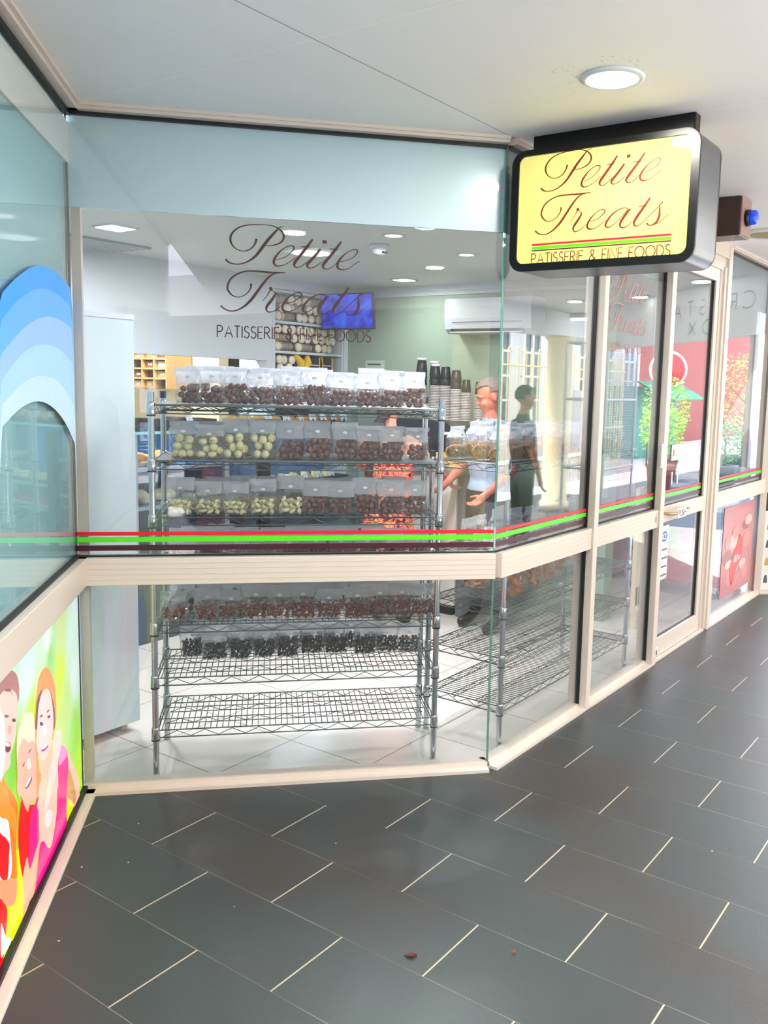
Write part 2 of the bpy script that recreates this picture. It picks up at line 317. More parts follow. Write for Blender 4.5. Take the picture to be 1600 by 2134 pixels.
POSTER =  [([(-1.333, 0.716), (-1.067, 0.564), (-1.024, 0.514), (-0.916, 0.399), (-0.942, 0.294), (-0.941, 0.224), (-0.951, 0.181), (-1.026, 0.22), (-1.069, 0.142), (-1.114, 0.041), (-1.402, 0.149)], (255, 120, 30)), ([(-1.037, 0.816), (-1.01, 0.82), (-0.971, 0.825), (-0.925, 0.813), (-0.885, 0.79), (-0.863, 0.762), (-0.857, 0.728), (-0.866, 0.702), (-0.889, 0.698), (-0.948, 0.732), (-1.006, 0.753), (-1.046, 0.741), (-1.133, 0.774), (-1.127, 0.824)], (160, 112, 108)), ([(-1.078, 0.78), (-1.041, 0.782), (-1.002, 0.78), (-0.944, 0.763), (-0.886, 0.726), (-0.881, 0.679), (-0.899, 0.644), (-0.914, 0.608), (-0.945, 0.584), (-0.967, 0.573), (-0.978, 0.545), (-1.03, 0.548), (-1.07, 0.535), (-1.099, 0.607)], (248, 186, 176)), ([(-1.002, 0.78), (-0.976, 0.777), (-0.944, 0.763), (-0.927, 0.733), (-0.945, 0.756), (-0.971, 0.765)], (130, 85, 85)), ([(-0.97, 0.691), (-0.974, 0.691), (-0.983, 0.693), (-0.994, 0.697), (-1.004, 0.702), (-1.01, 0.707), (-1.012, 0.709), (-1.008, 0.71), (-0.999, 0.707), (-0.988, 0.703), (-0.978, 0.698), (-0.971, 0.693)], (110, 70, 90)), ([(-0.905, 0.652), (-0.91, 0.652), (-0.92, 0.655), (-0.93, 0.659), (-0.938, 0.664), (-0.943, 0.669), (-0.942, 0.671), (-0.936, 0.671), (-0.927, 0.669), (-0.917, 0.664), (-0.908, 0.659), (-0.904, 0.655)], (80, 50, 60)), ([(-0.961, 0.593), (-0.969, 0.589), (-0.983, 0.59), (-0.999, 0.595), (-1.012, 0.603), (-1.019, 0.613), (-1.019, 0.62), (-1.011, 0.624), (-0.997, 0.624), (-0.982, 0.619), (-0.968, 0.61), (-0.961, 0.601)], (190, 60, 70)), ([(-0.971, 0.592), (-0.977, 0.591), (-0.987, 0.592), (-0.999, 0.597), (-1.009, 0.603), (-1.016, 0.609), (-1.016, 0.613), (-1.011, 0.615), (-1.001, 0.613), (-0.99, 0.609), (-0.979, 0.603), (-0.972, 0.597)], (60, 15, 25)), ([(-0.968, 0.604), (-0.973, 0.603), (-0.983, 0.606), (-0.995, 0.611), (-1.005, 0.617), (-1.012, 0.622), (-1.013, 0.625), (-1.008, 0.626), (-0.998, 0.623), (-0.987, 0.618), (-0.976, 0.612), (-0.969, 0.607)], (255, 235, 225)), ([(-0.983, 0.665), (-0.951, 0.654), (-0.96, 0.637), (-0.982, 0.644)], (235, 150, 145)), ([(-1.07, 0.54), (-1.025, 0.509), (-1.003, 0.478), (-0.991, 0.436), (-0.94, 0.384), (-0.942, 0.294), (-0.984, 0.354), (-1.038, 0.403), (-1.082, 0.438), (-1.141, 0.473), (-1.131, 0.554)], (255, 140, 45)), ([(-1.127, 0.459), (-1.067, 0.431), (-1.017, 0.397), (-1.003, 0.338), (-0.996, 0.255), (-1.025, 0.225), (-1.103, 0.268), (-1.144, 0.315)], (250, 225, 235)), ([(-1.13, 0.431), (-1.08, 0.389), (-1.043, 0.359), (-1.013, 0.323), (-1.021, 0.295), (-1.041, 0.239), (-1.088, 0.259), (-1.142, 0.338)], (238, 8, 20)), ([(-1.153, 0.247), (-1.109, 0.218), (-1.066, 0.166), (-1.057, 0.134), (-1.096, 0.055), (-1.132, 0.028), (-1.279, 0.058), (-1.249, 0.306)], (240, 10, 20)), ([(-1.147, 0.292), (-1.088, 0.258), (-1.009, 0.215), (-0.96, 0.187), (-0.953, 0.155), (-0.976, 0.126), (-1.019, 0.136), (-1.066, 0.168), (-1.109, 0.215), (-1.153, 0.247)], (235, 150, 110)), ([(-1.07, 0.75), (-1.046, 0.735), (-1.022, 0.702), (-1.017, 0.66), (-1.025, 0.594), (-1.052, 0.558), (-1.069, 0.55), (-1.092, 0.565)], (252, 218, 214)), ([(-1.117, 0.147), (-1.077, 0.079), (-1.021, 0.042), (-1.048, 0.036), (-1.105, 0.046), (-1.128, 0.057)], (225, 235, 250)), ([(-0.941, 0.264), (-0.92, 0.247), (-0.894, 0.197), (-0.889, 0.139), (-0.914, 0.027), (-1.014, 0.027), (-1.036, 0.067), (-1.051, 0.151), (-1.019, 0.136), (-0.967, 0.123), (-0.945, 0.158)], (222, 242, 0)), ([(-0.392, 0.176), (-0.315, 0.135), (-0.235, 0.083), (-0.196, 0.037), (-0.213, 0.024), (-0.328, 0.026), (-0.407, 0.05)], (222, 242, 0)), ([(-0.865, 0.393), (-0.827, 0.355), (-0.731, 0.307), (-0.698, 0.314), (-0.694, 0.26), (-0.714, 0.183), (-0.77, 0.155), (-0.818, 0.137), (-0.846, 0.19), (-0.888, 0.152), (-0.906, 0.176), (-0.926, 0.253), (-0.922, 0.322), (-0.896, 0.375)], (248, 10, 20)), ([(-0.772, 0.305), (-0.731, 0.307), (-0.708, 0.317), (-0.678, 0.296), (-0.693, 0.172), (-0.749, 0.155), (-0.813, 0.134), (-0.83, 0.166), (-0.811, 0.235), (-0.801, 0.277)], (238, 0, 130)), ([(-0.844, 0.191), (-0.818, 0.137), (-0.749, 0.155), (-0.705, 0.166), (-0.697, 0.144), (-0.755, 0.06), (-0.78, 0.031), (-0.835, 0.036), (-0.91, 0.024), (-0.894, 0.103), (-0.899, 0.15)], (250, 180, 150)), ([(-0.913, 0.574), (-0.9, 0.613), (-0.869, 0.626), (-0.823, 0.637), (-0.762, 0.626), (-0.725, 0.6), (-0.71, 0.558), (-0.705, 0.5), (-0.703, 0.431), (-0.705, 0.353), (-0.725, 0.326), (-0.781, 0.337), (-0.806, 0.332), (-0.822, 0.327), (-0.862, 0.373), (-0.88, 0.412), (-0.899, 0.41), (-0.915, 0.428), (-0.925, 0.457), (-0.915, 0.483), (-0.914, 0.525)], (246, 170, 152)), ([(-0.913, 0.57), (-0.9, 0.613), (-0.869, 0.626), (-0.823, 0.637), (-0.762, 0.626), (-0.725, 0.6), (-0.71, 0.558), (-0.706, 0.5), (-0.735, 0.521), (-0.789, 0.537), (-0.838, 0.571), (-0.891, 0.561), (-0.912, 0.524)], (238, 214, 186)), ([(-0.755, 0.503), (-0.754, 0.502), (-0.759, 0.5), (-0.768, 0.5), (-0.778, 0.5), (-0.786, 0.501), (-0.792, 0.503), (-0.792, 0.505), (-0.787, 0.506), (-0.779, 0.507), (-0.769, 0.506), (-0.76, 0.505)], (120, 70, 90)), ([(-0.838, 0.494), (-0.837, 0.492), (-0.84, 0.49), (-0.844, 0.489), (-0.851, 0.488), (-0.856, 0.489), (-0.86, 0.49), (-0.862, 0.492), (-0.859, 0.494), (-0.855, 0.495), (-0.848, 0.495), (-0.842, 0.495)], (110, 60, 80)), ([(-0.768, 0.415), (-0.763, 0.409), (-0.769, 0.403), (-0.783, 0.4), (-0.802, 0.4), (-0.821, 0.403), (-0.835, 0.408), (-0.839, 0.414), (-0.834, 0.419), (-0.82, 0.423), (-0.801, 0.423), (-0.782, 0.42)], (130, 40, 60)), ([(-0.776, 0.419), (-0.774, 0.416), (-0.781, 0.412), (-0.794, 0.41), (-0.81, 0.409), (-0.825, 0.41), (-0.834, 0.413), (-0.835, 0.417), (-0.828, 0.42), (-0.815, 0.423), (-0.799, 0.423), (-0.785, 0.422)], (255, 240, 235)), ([(-0.806, 0.49), (-0.78, 0.481), (-0.768, 0.449), (-0.799, 0.454), (-0.819, 0.478)], (252, 208, 200)), ([(-0.708, 0.551), (-0.698, 0.587), (-0.67, 0.644), (-0.64, 0.69), (-0.594, 0.704), (-0.55, 0.7), (-0.498, 0.67), (-0.439, 0.602), (-0.425, 0.531), (-0.432, 0.472), (-0.457, 0.445), (-0.49, 0.422), (-0.509, 0.422), (-0.67, 0.439), (-0.692, 0.465), (-0.675, 0.396), (-0.653, 0.363), (-0.685, 0.309), (-0.707, 0.342), (-0.704, 0.432), (-0.709, 0.501)], (232, 146, 84)), ([(-0.707, 0.55), (-0.698, 0.587), (-0.672, 0.631), (-0.61, 0.645), (-0.641, 0.602), (-0.666, 0.575), (-0.683, 0.54)], (120, 58, 50)), ([(-0.523, 0.615), (-0.485, 0.577), (-0.449, 0.515), (-0.451, 0.455), (-0.476, 0.453), (-0.488, 0.515), (-0.496, 0.567)], (140, 70, 48)), ([(-0.682, 0.547), (-0.664, 0.596), (-0.621, 0.631), (-0.559, 0.628), (-0.511, 0.601), (-0.484, 0.552), (-0.472, 0.488), (-0.487, 0.445), (-0.514, 0.42), (-0.558, 0.403), (-0.613, 0.403), (-0.659, 0.416), (-0.681, 0.449), (-0.701, 0.498)], (252, 206, 204)), ([(-0.671, 0.431), (-0.621, 0.404), (-0.549, 0.401), (-0.5, 0.419), (-0.475, 0.379), (-0.434, 0.312), (-0.437, 0.238), (-0.463, 0.151), (-0.703, 0.271), (-0.684, 0.319), (-0.654, 0.352)], (250, 190, 168)), ([(-0.613, 0.53), (-0.61, 0.526), (-0.612, 0.523), (-0.62, 0.524), (-0.631, 0.528), (-0.643, 0.534), (-0.651, 0.54), (-0.654, 0.544), (-0.652, 0.547), (-0.644, 0.546), (-0.633, 0.542), (-0.621, 0.536)], (90, 60, 80)), ([(-0.519, 0.521), (-0.514, 0.517), (-0.515, 0.514), (-0.521, 0.514), (-0.531, 0.515), (-0.541, 0.519), (-0.55, 0.523), (-0.554, 0.527), (-0.554, 0.53), (-0.548, 0.53), (-0.538, 0.528), (-0.528, 0.525)], (80, 40, 90)), ([(-0.654, 0.57), (-0.62, 0.562), (-0.611, 0.553), (-0.646, 0.562)], (150, 80, 80)), ([(-0.564, 0.549), (-0.541, 0.549), (-0.523, 0.54), (-0.551, 0.542)], (150, 80, 80)), ([(-0.599, 0.518), (-0.578, 0.503), (-0.57, 0.476), (-0.594, 0.482), (-0.615, 0.497)], (255, 228, 224)), ([(-0.56, 0.432), (-0.558, 0.427), (-0.568, 0.426), (-0.588, 0.428), (-0.612, 0.434), (-0.633, 0.441), (-0.646, 0.448), (-0.648, 0.452), (-0.638, 0.454), (-0.619, 0.451), (-0.596, 0.446), (-0.574, 0.439)], (190, 20, 90)), ([(-0.569, 0.439), (-0.568, 0.435), (-0.578, 0.435), (-0.595, 0.437), (-0.614, 0.442), (-0.632, 0.447), (-0.642, 0.452), (-0.642, 0.455), (-0.633, 0.456), (-0.617, 0.454), (-0.597, 0.449), (-0.58, 0.444)], (255, 250, 245)), ([(-0.342, 0.335), (-0.297, 0.306), (-0.237, 0.246), (-0.153, 0.16), (-0.106, 0.094), (-0.101, 0.025), (-0.146, 0.01), (-0.182, 0.015), (-0.225, 0.058), (-0.317, 0.14), (-0.33, 0.214), (-0.303, 0.254)], (248, 200, 170)), ([(-0.305, 0.239), (-0.253, 0.205), (-0.193, 0.124), (-0.165, 0.061), (-0.191, 0.041), (-0.234, 0.074), (-0.322, 0.145)], (205, 150, 90)), ([(-0.398, 0.354), (-0.337, 0.333), (-0.284, 0.274), (-0.28, 0.217), (-0.31, 0.152), (-0.327, 0.056), (-0.351, 0.037), (-0.469, 0.099), (-0.447, 0.243), (-0.429, 0.309)], (250, 0, 140)), ([(-0.393, 0.351), (-0.337, 0.332), (-0.3, 0.283), (-0.364, 0.286), (-0.42, 0.3)], (248, 150, 215)), ([(-0.682, 0.356), (-0.551, 0.311), (-0.452, 0.327), (-0.438, 0.226), (-0.474, 0.14), (-0.529, 0.096), (-0.562, 0.07), (-0.602, 0.086), (-0.653, 0.135), (-0.685, 0.147), (-0.705, 0.169), (-0.704, 0.265)], (250, 196, 180)), ([(-0.609, 0.217), (-0.581, 0.214), (-0.531, 0.182), (-0.546, 0.155), (-0.588, 0.155), (-0.626, 0.178), (-0.639, 0.206)], (255, 228, 226)), ([(-0.444, 0.229), (-0.318, 0.17), (-0.333, 0.101), (-0.339, 0.03), (-0.537, 0.026), (-0.758, 0.035), (-0.769, 0.033), (-0.736, 0.089), (-0.701, 0.152), (-0.653, 0.138), (-0.596, 0.083), (-0.543, 0.079), (-0.473, 0.148)], (250, 0, 140)), ([(-0.402, 0.423), (-0.372, 0.398), (-0.382, 0.357), (-0.427, 0.321), (-0.477, 0.284), (-0.529, 0.257), (-0.607, 0.223), (-0.641, 0.24), (-0.569, 0.312), (-0.512, 0.358), (-0.492, 0.399), (-0.46, 0.426)], (252, 216, 208))]
PBG =  [((-0.028, 0.82), (205, 230, 240)), ((-0.494, 0.775), (225, 228, 245)), ((-0.76, 0.838), (190, 225, 215)), ((-0.965, 0.837), (175, 225, 190)), ((-0.402, 0.859), (165, 215, 140)), ((-0.479, 0.728), (120, 205, 50)), ((-0.346, 0.599), (205, 230, 0)), ((-0.757, 0.722), (200, 220, 240)), ((-0.734, 0.628), (180, 220, 20)), ((-0.108, 0.518), (215, 236, 240)), ((-0.24, 0.452), (190, 225, 130)), ((-0.131, 0.324), (150, 222, 60)), ((-0.065, 0.13), (180, 235, 20)), ((-0.927, 0.54), (105, 185, 20)), ((-0.131, 0.677), (200, 228, 225)), ((-0.92, 0.394), (140, 200, 10)), ((-1.017, 0.978), (190, 225, 200)), ((-0.316, 0.784), (190, 215, 150)), ((-1.113, 0.18), (200, 230, 10))]
# ------------------------------------------------------------- floors
def nmath(nt, op, a, b=None, clamp=False):
    n = nt.nodes.new('ShaderNodeMath'); n.operation = op; n.use_clamp = clamp
    for i, v in enumerate((a, b)):
        if v is None: continue
        if isinstance(v, (int, float)): n.inputs[i].default_value = v
        else: nt.links.new(v, n.inputs[i])
    return n.outputs[0]
def joint(nt, v, period, half):
    """1 near multiples of period"""
    f = nmath(nt, 'PINGPONG', v, period / 2)
    return nmath(nt, 'LESS_THAN', f, half)
def arcade_floor_mat():
    m = bpy.data.materials.new('charcoal_stone_tile'); m.use_nodes = True; nt = m.node_tree; L = nt.links.new
    b = nt.nodes['Principled BSDF']; tc = nt.nodes.new('ShaderNodeTexCoord'); sp = nt.nodes.new('ShaderNodeSeparateXYZ'); L(tc.outputs['Object'], sp.inputs[0])
    x, y = sp.outputs[0], sp.outputs[1]
    row = nmath(nt, 'FLOOR', nmath(nt, 'DIVIDE', y, .3))
    odd = nmath(nt, 'MODULO', nmath(nt, 'ABSOLUTE', row), 2.0)
    xs = nmath(nt, 'ADD', x, nmath(nt, 'MULTIPLY', odd, .3))
    cross = joint(nt, xs, .6, .0026); lng = joint(nt, y, .3, .0014)
    tid = nmath(nt, 'FLOOR', nmath(nt, 'DIVIDE', xs, .6))
    cb = nt.nodes.new('ShaderNodeCombineXYZ'); L(tid, cb.inputs[0]); L(row, cb.inputs[1])
    wn = nt.nodes.new('ShaderNodeTexWhiteNoise'); wn.noise_dimensions = '2D'; L(cb.outputs[0], wn.inputs['Vector'])
    big = nt.nodes.new('ShaderNodeTexNoise'); big.inputs['Scale'].default_value = 1.1; big.inputs['Detail'].default_value = 3; L(tc.outputs['Object'], big.inputs['Vector'])
    fine = nt.nodes.new('ShaderNodeTexNoise'); fine.inputs['Scale'].default_value = 260; fine.inputs['Detail'].default_value = 2; L(tc.outputs['Object'], fine.inputs['Vector'])
    r1 = nt.nodes.new('ShaderNodeValToRGB'); e = r1.color_ramp.elements
    e[0].position = .3; e[0].color = col(58, 50, 46); e[1].position = .72; e[1].color = col(50, 64, 61)
    k = r1.color_ramp.elements.new(.5); k.color = col(54, 59, 60)
    L(big.outputs['Fac'], r1.inputs[0])
    mx = nt.nodes.new('ShaderNodeMix'); mx.data_type = 'RGBA'; mx.blend_type = 'MULTIPLY'; mx.inputs[0].default_value = 1
    L(r1.outputs[0], mx.inputs[6])
    g = nmath(nt, 'ADD', nmath(nt, 'MULTIPLY', wn.outputs[0], .14), nmath(nt, 'MULTIPLY', fine.outputs['Fac'], .55)); g = nmath(nt, 'ADD', g, .66)
    cg = nt.nodes.new('ShaderNodeCombineColor'); [L(g, cg.inputs[i]) for i in range(3)]; L(cg.outputs[0], mx.inputs[7])
    m2 = nt.nodes.new('ShaderNodeMix'); m2.data_type = 'RGBA'; L(cross, m2.inputs[0]); L(mx.outputs[2], m2.inputs[6]); m2.inputs[7].default_value = col(176, 164, 142)
    ns = nt.nodes.new('ShaderNodeTexNoise'); ns.inputs['Scale'].default_value = 2.3; L(tc.outputs['Object'], ns.inputs['Vector'])
    lf = nmath(nt, 'MULTIPLY', lng, nmath(nt, 'MULTIPLY', nmath(nt, 'SUBTRACT', ns.outputs['Fac'], .36, True), 2.6, True))
    m3 = nt.nodes.new('ShaderNodeMix'); m3.data_type = 'RGBA'; L(lf, m3.inputs[0]); L(m2.outputs[2], m3.inputs[6]); m3.inputs[7].default_value = col(150, 140, 124)
    L(m3.outputs[2], b.inputs['Base Color']); b.inputs['Roughness'].default_value = .42; b.inputs['Specular IOR Level'].default_value = .5
    bp = nt.nodes.new('ShaderNodeBump'); bp.inputs['Strength'].default_value = .35; bp.inputs['Distance'].default_value = .002
    hh = nmath(nt, 'SUBTRACT', fine.outputs['Fac'], nmath(nt, 'MAXIMUM', cross, lng)); L(hh, bp.inputs['Height']); L(bp.outputs[0], b.inputs['Normal'])
    return m
def shop_floor_mat():
    m = bpy.data.materials.new('cream_porcelain_tile'); m.use_nodes = True; nt = m.node_tree; L = nt.links.new
    b = nt.nodes['Principled BSDF']; tc = nt.nodes.new('ShaderNodeTexCoord'); sp = nt.nodes.new('ShaderNodeSeparateXYZ'); L(tc.outputs['Object'], sp.inputs[0])
    j = nmath(nt, 'MAXIMUM', joint(nt, sp.outputs[0], .4615, .002), joint(nt, sp.outputs[1], .4615, .002))
    nz = nt.nodes.new('ShaderNodeTexNoise'); nz.inputs['Scale'].default_value = 2.5; nz.inputs['Detail'].default_value = 4; L(tc.outputs['Object'], nz.inputs['Vector'])
    r = nt.nodes.new('ShaderNodeValToRGB'); r.color_ramp.elements[0].color = col(216, 210, 200); r.color_ramp.elements[1].color = col(230, 226, 218); L(nz.outputs['Fac'], r.inputs[0])
    mx = nt.nodes.new('ShaderNodeMix'); mx.data_type = 'RGBA'; L(j, mx.inputs[0]); L(r.outputs[0], mx.inputs[6]); mx.inputs[7].default_value = col(120, 116, 104)
    L(mx.outputs[2], b.inputs['Base Color']); b.inputs['Roughness'].default_value = .16
    return m
def slab(name, pts, z0, z1, m, M=None):
    """horizontal slab from a plan outline, in the local frame of M"""
    mb = MB(); n = len(pts)
    vv = [(p[0], p[1], z0) for p in pts] + [(p[0], p[1], z1) for p in pts]
    mb.add(vv, [tuple(range(n))[::-1], tuple(range(n, 2 * n))] + [(i, (i + 1) % n, (i + 1) % n + n, i + n) for i in range(n)], m)
    return mb.build(name, M=M)
FG = frame(Vector((-1.0036, 2.9886, 0)), aE)      # arcade tile grid, x along the long joints
FI = frame(Vector((-.925, 3.564, 0)), aE)         # shop tile grid
def to(Ms, Md, p): return (Md.inverted() @ (Ms @ Vector((p[0], p[1], 0))))[:2]
# glass line in world plan: C far end, corner, corner, B end, D end
Pc0 = FC @ Vector((-3.2, 0, 0)); Pc1 = CAp; Pc2 = ABp; Pc3 = FB @ Vector((4.295, 0, 0)); Pc4 = FD @ Vector((4.0, 0, 0))
out_far = [FB @ Vector((9.5, -3.2, 0)), FB @ Vector((9.5, -4.6, 0)), FB @ Vector((-7.5, -4.6, 0)), FC @ Vector((-6.5, -.0, 0))]
line = [Pc0, Pc1, Pc2, Pc3, Pc4]
inv = FG.inverted()
o = slab('floor', [tuple((inv @ p)[:2]) for p in line + out_far], -.12, 0, arcade_floor_mat(), FG); tag(o, kind='structure')
inv = FI.inverted()
inn = [FB @ Vector((9.0, 4.9, 0)), FB @ Vector((-4.2, 4.9, 0))]
tag(slab('floor', [tuple((inv @ p)[:2]) for p in line + inn], -.12, 0.0, shop_floor_mat(), FI), kind='structure')
# courtyard ground beyond the arcade
PAVE = mat('sunlit_paving', (214, 210, 210), .8, noise=(6, .08))
o = slab('floor', [(36, 3.2), (36, -18), (-9, -18), (-9, 3.2)][::-1], -.30, -.13, PAVE, FB); tag(o, kind='structure')
DPAV = mat('charcoal_paving', (84, 86, 92), .7, noise=(5, .1))
o = slab('floor', [(4.3, 3.2), (22, 3.2), (22, -4.6), (4.3, -4.6)][::-1], -.13, -.122, DPAV, FB); tag(o, kind='structure')
# ------------------------------------------------------------- ceilings
def arcade_ceiling_mat():
    m = mat('arcade_ceiling', (240, 236, 234), .55, noise=(2, .02)); nt = m.node_tree; L = nt.links.new
    b = nt.nodes['Principled BSDF']; src = b.inputs['Base Color'].links[0].from_socket
    tc = nt.nodes.new('ShaderNodeTexCoord'); sp = nt.nodes.new('ShaderNodeSeparateXYZ'); L(tc.outputs['Object'], sp.inputs[0])
    j = joint(nt, sp.outputs[0], 1.2, .0022); j2 = joint(nt, sp.outputs[1], 2.4, .0022)
    mx = nt.nodes.new('ShaderNodeMix'); mx.data_type = 'RGBA'; L(j, mx.inputs[0]); L(src, mx.inputs[6]); mx.inputs[7].default_value = col(252, 246, 232)
    m2 = nt.nodes.new('ShaderNodeMix'); m2.data_type = 'RGBA'; L(j2, m2.inputs[0]); L(mx.outputs[2], m2.inputs[6]); m2.inputs[7].default_value = col(150, 144, 138)
    # specks of dirt round the fitting
    vo = nt.nodes.new('ShaderNodeTexVoronoi'); vo.inputs['Scale'].default_value = 75; L(tc.outputs['Object'], vo.inputs['Vector'])
    s1 = nmath(nt, 'LESS_THAN', vo.outputs['Distance'], .2)
    dist = nt.nodes.new('ShaderNodeVectorMath'); dist.operation = 'DISTANCE'; L(tc.outputs['Object'], dist.inputs[0])
    dl = FCL.inverted() @ Vector((.5, 2.96, ZC)); dist.inputs[1].default_value = (dl.x, dl.y, dl.z)
    nz = nt.nodes.new('ShaderNodeTexNoise'); nz.inputs['Scale'].default_value = 26; L(tc.outputs['Object'], nz.inputs['Vector'])
    s2 = nmath(nt, 'MULTIPLY', nmath(nt, 'LESS_THAN', dist.outputs['Value'], .185), nmath(nt, 'GREATER_THAN', nz.outputs['Fac'], .52))
    m3 = nt.nodes.new('ShaderNodeMix'); m3.data_type = 'RGBA'; L(nmath(nt, 'MULTIPLY', nmath(nt, 'MULTIPLY', s1, s2), .6), m3.inputs[0]); L(m2.outputs[2], m3.inputs[6]); m3.inputs[7].default_value = col(120, 108, 84)
    L(m3.outputs[2], b.inputs['Base Color'])
    return m
ZC = 2.66
FCL = frame(Vector((-.398, 2.707, 0)), aB)       # x along B, y along -e ; joints cross here
inv = FCL.inverted()
clf = [FB @ Vector((9.5, -3.2, 0)), FB @ Vector((9.5, -3.75, 0)), FB @ Vector((-7.5, -3.75, 0)), FC @ Vector((-6.5, -.0, 0))]
CMAT = arcade_ceiling_mat()
o = slab('ceiling', [tuple((inv @ p)[:2]) for p in line + clf], ZC, ZC + .14, CMAT, FCL); tag(o, kind='structure')
inv = FB.inverted()
tag(slab('ceiling', [tuple((inv @ p)[:2]) for p in [Pc0, Pc1 + Vector((0, .02, 0)), Pc2 + Vector((-.01, .02, 0)), FB @ Vector((4.295, .02, 0)), FB @ Vector((9.0, .02, 0))] + inn], 2.45, 2.6, CEILIN, FB), kind='structure')

# ------------------------------------------------------------- shopfront
def frame_bar(name, x0, x1, y0, y1, z0, z1, parent, m=CREAM, bev=.002):
    mb = MB(); mb.box(x0, x1, y0, y1, z0, z1, m, bev=bev); return mb.build(name, parent)
def rail(name, x0, x1, z0, z1, parent, y0=-.04, y1=.05, ribs=True):
    mb = MB(); mb.box(x0, x1, y0, y1, z0, z1, CREAM, bev=.002)
    if ribs:
        for k in range(4):
            z = z0 + (z1 - z0) * (k + 1) / 5; mb.box(x0, x1, y0 - .0008, y0 + .001, z - .0012, z + .0012, RIB)
    return mb.build(name, parent)
RIB = mat('cream_groove', (204, 190, 176), .4)
def stripes(parent, x0, x1, y, zb=.990, side=0):
    for k, (m, a, b) in enumerate(((PUR, 0, .022), (GRN, .034, .055), (RED, .060, .075))):
        mb = MB(); mb.add([(x0, y, zb + a), (x1, y, zb + a), (x1, y, zb + b), (x0, y, zb + b)], [(0, 1, 2, 3)], m)
        o = mb.build('stripe_decal', parent); o['label'] = ['dark purple stripe', 'lime green stripe', 'red stripe'][k]
def window(name, FR, x0, x1, ztop=2.636, zb=.012, rz0=.858, rz1=.966, head=True, spandrel=(2.297, None), stripe=True, sill=True, gl=None):
    gl = gl or GLASS
    w_ = empty(name, FR @ T(0, 0, 0), kind='structure')
    mb = MB(); mb.box(x0, x1, -.004, .004, rz1, ztop, gl); mb.build('window_pane', w_)
    mb = MB(); mb.box(x0, x1, -.004, .004, zb, rz0, GLASS); mb.build('window_pane', w_)
    rail('transom_rail', x0 - .0, x1 + .0, rz0, rz1, w_)
    mb = MB(); mb.box(x0, x1, -.010, .008, rz1, rz1 + .006, DARKGAP); mb.box(x0, x1, -.010, .008, zb, zb + .008, DARKGAP); mb.box(x0, x1, -.012, .008, ztop - .012, ztop, DARKGAP); mb.build('gasket', w_)
    if sill:
        mb = MB(); mb.box(x0, x1, -.05, .045, 0, zb + .002, CREAM); mb.box(x0, x1, -.012, .045, zb, zb + .02, CREAM); mb.build('window_sill', w_)
    if head:
        mb = MB(); mb.box(x0, x1, -.045, .05, ztop, ZC, CREAM); mb.box(x0, x1, -.055, -.045, ztop + .012, ZC, CREAM); mb.build('head_rail', w_)
    if spandrel[0]:
        mb = MB(); mb.box(x0, x1, .014, .03, spandrel[0], ztop + .01, SPAN); mb.build('spandrel_panel', w_)
    if stripe: stripes(w_, x0, x1, -.0052)
    return w_
SCX = [[tuple(p) for p in q] for q, _ in SCRIPT]
def lettering(parent, x0, z0, k, y, m, th=.1, shear=0, ksx=1.0):
    mb = MB()
    for q, ws in SCRIPT: ribbon(mb, [tuple(p) for p in q], [v * 1.2 for v in ws], m, y, fn=lambda a, b: (x0 + a * k * ksx, z0 + b * k), sub=5)
    o = mb.build('script_lettering', parent)
    mb = MB(); text_strokes(mb, 'PATISSERIE & FINE FOODS', x0, z0, k * ksx, .075 * k, m, y, th=th)
    mb.build('tagline_lettering', parent)
wA = window('window_1', FA, 0, LA)
lettering(wA, .537, 1.833, .6, -.0055, MAROON)
# corner joints
mb = MB(); mb.box(.004, .038, .012, .045, 0, 2.297, CREAM); mb.box(-.004, .002, -.02, -.002, .02, 2.636, DARKGAP); mb.build('corner_post', wA)
mb = MB(); mb.box(LA - .004, LA + .004, -.006, .004, .02, 2.636, EDGE); mb.build('glass_edge', wA)
# C side
wC = empty('window_2', FC, kind='structure')
mb = MB(); mb.box(-3.2, 0, -.004, .004, .966, 2.636, GLASS); mb.build('window_pane', wC)
mb = MB(); mb.box(-3.2, 0, .010, .03, .9, 2.64, TEAL); mb.build('backing_panel', wC)
rail('transom_rail', -3.2, -.0, .858, .966, wC, ribs=False)
mb = MB(); mb.box(-3.2, 0, -.012, .008, .966, .976, DARKGAP); mb.box(-3.2, 0, -.014, .008, 2.62, 2.636, DARKGAP); mb.box(-3.2, 0, -.02, .008, .012, .03, DARKGAP); mb.build('gasket', wC)
mb = MB(); mb.box(-3.2, 0, -.05, .045, 0, .014, CREAM); mb.box(-3.2, 0, -.056, -.05, 0, .008, CREAM); mb.build('window_sill', wC)
mb = MB(); mb.box(-3.2, 0, -.045, .05, 2.636, ZC, CREAM); mb.box(-3.2, 0, -.06, -.045, 2.65, ZC, CREAM); mb.build('head_rail', wC)
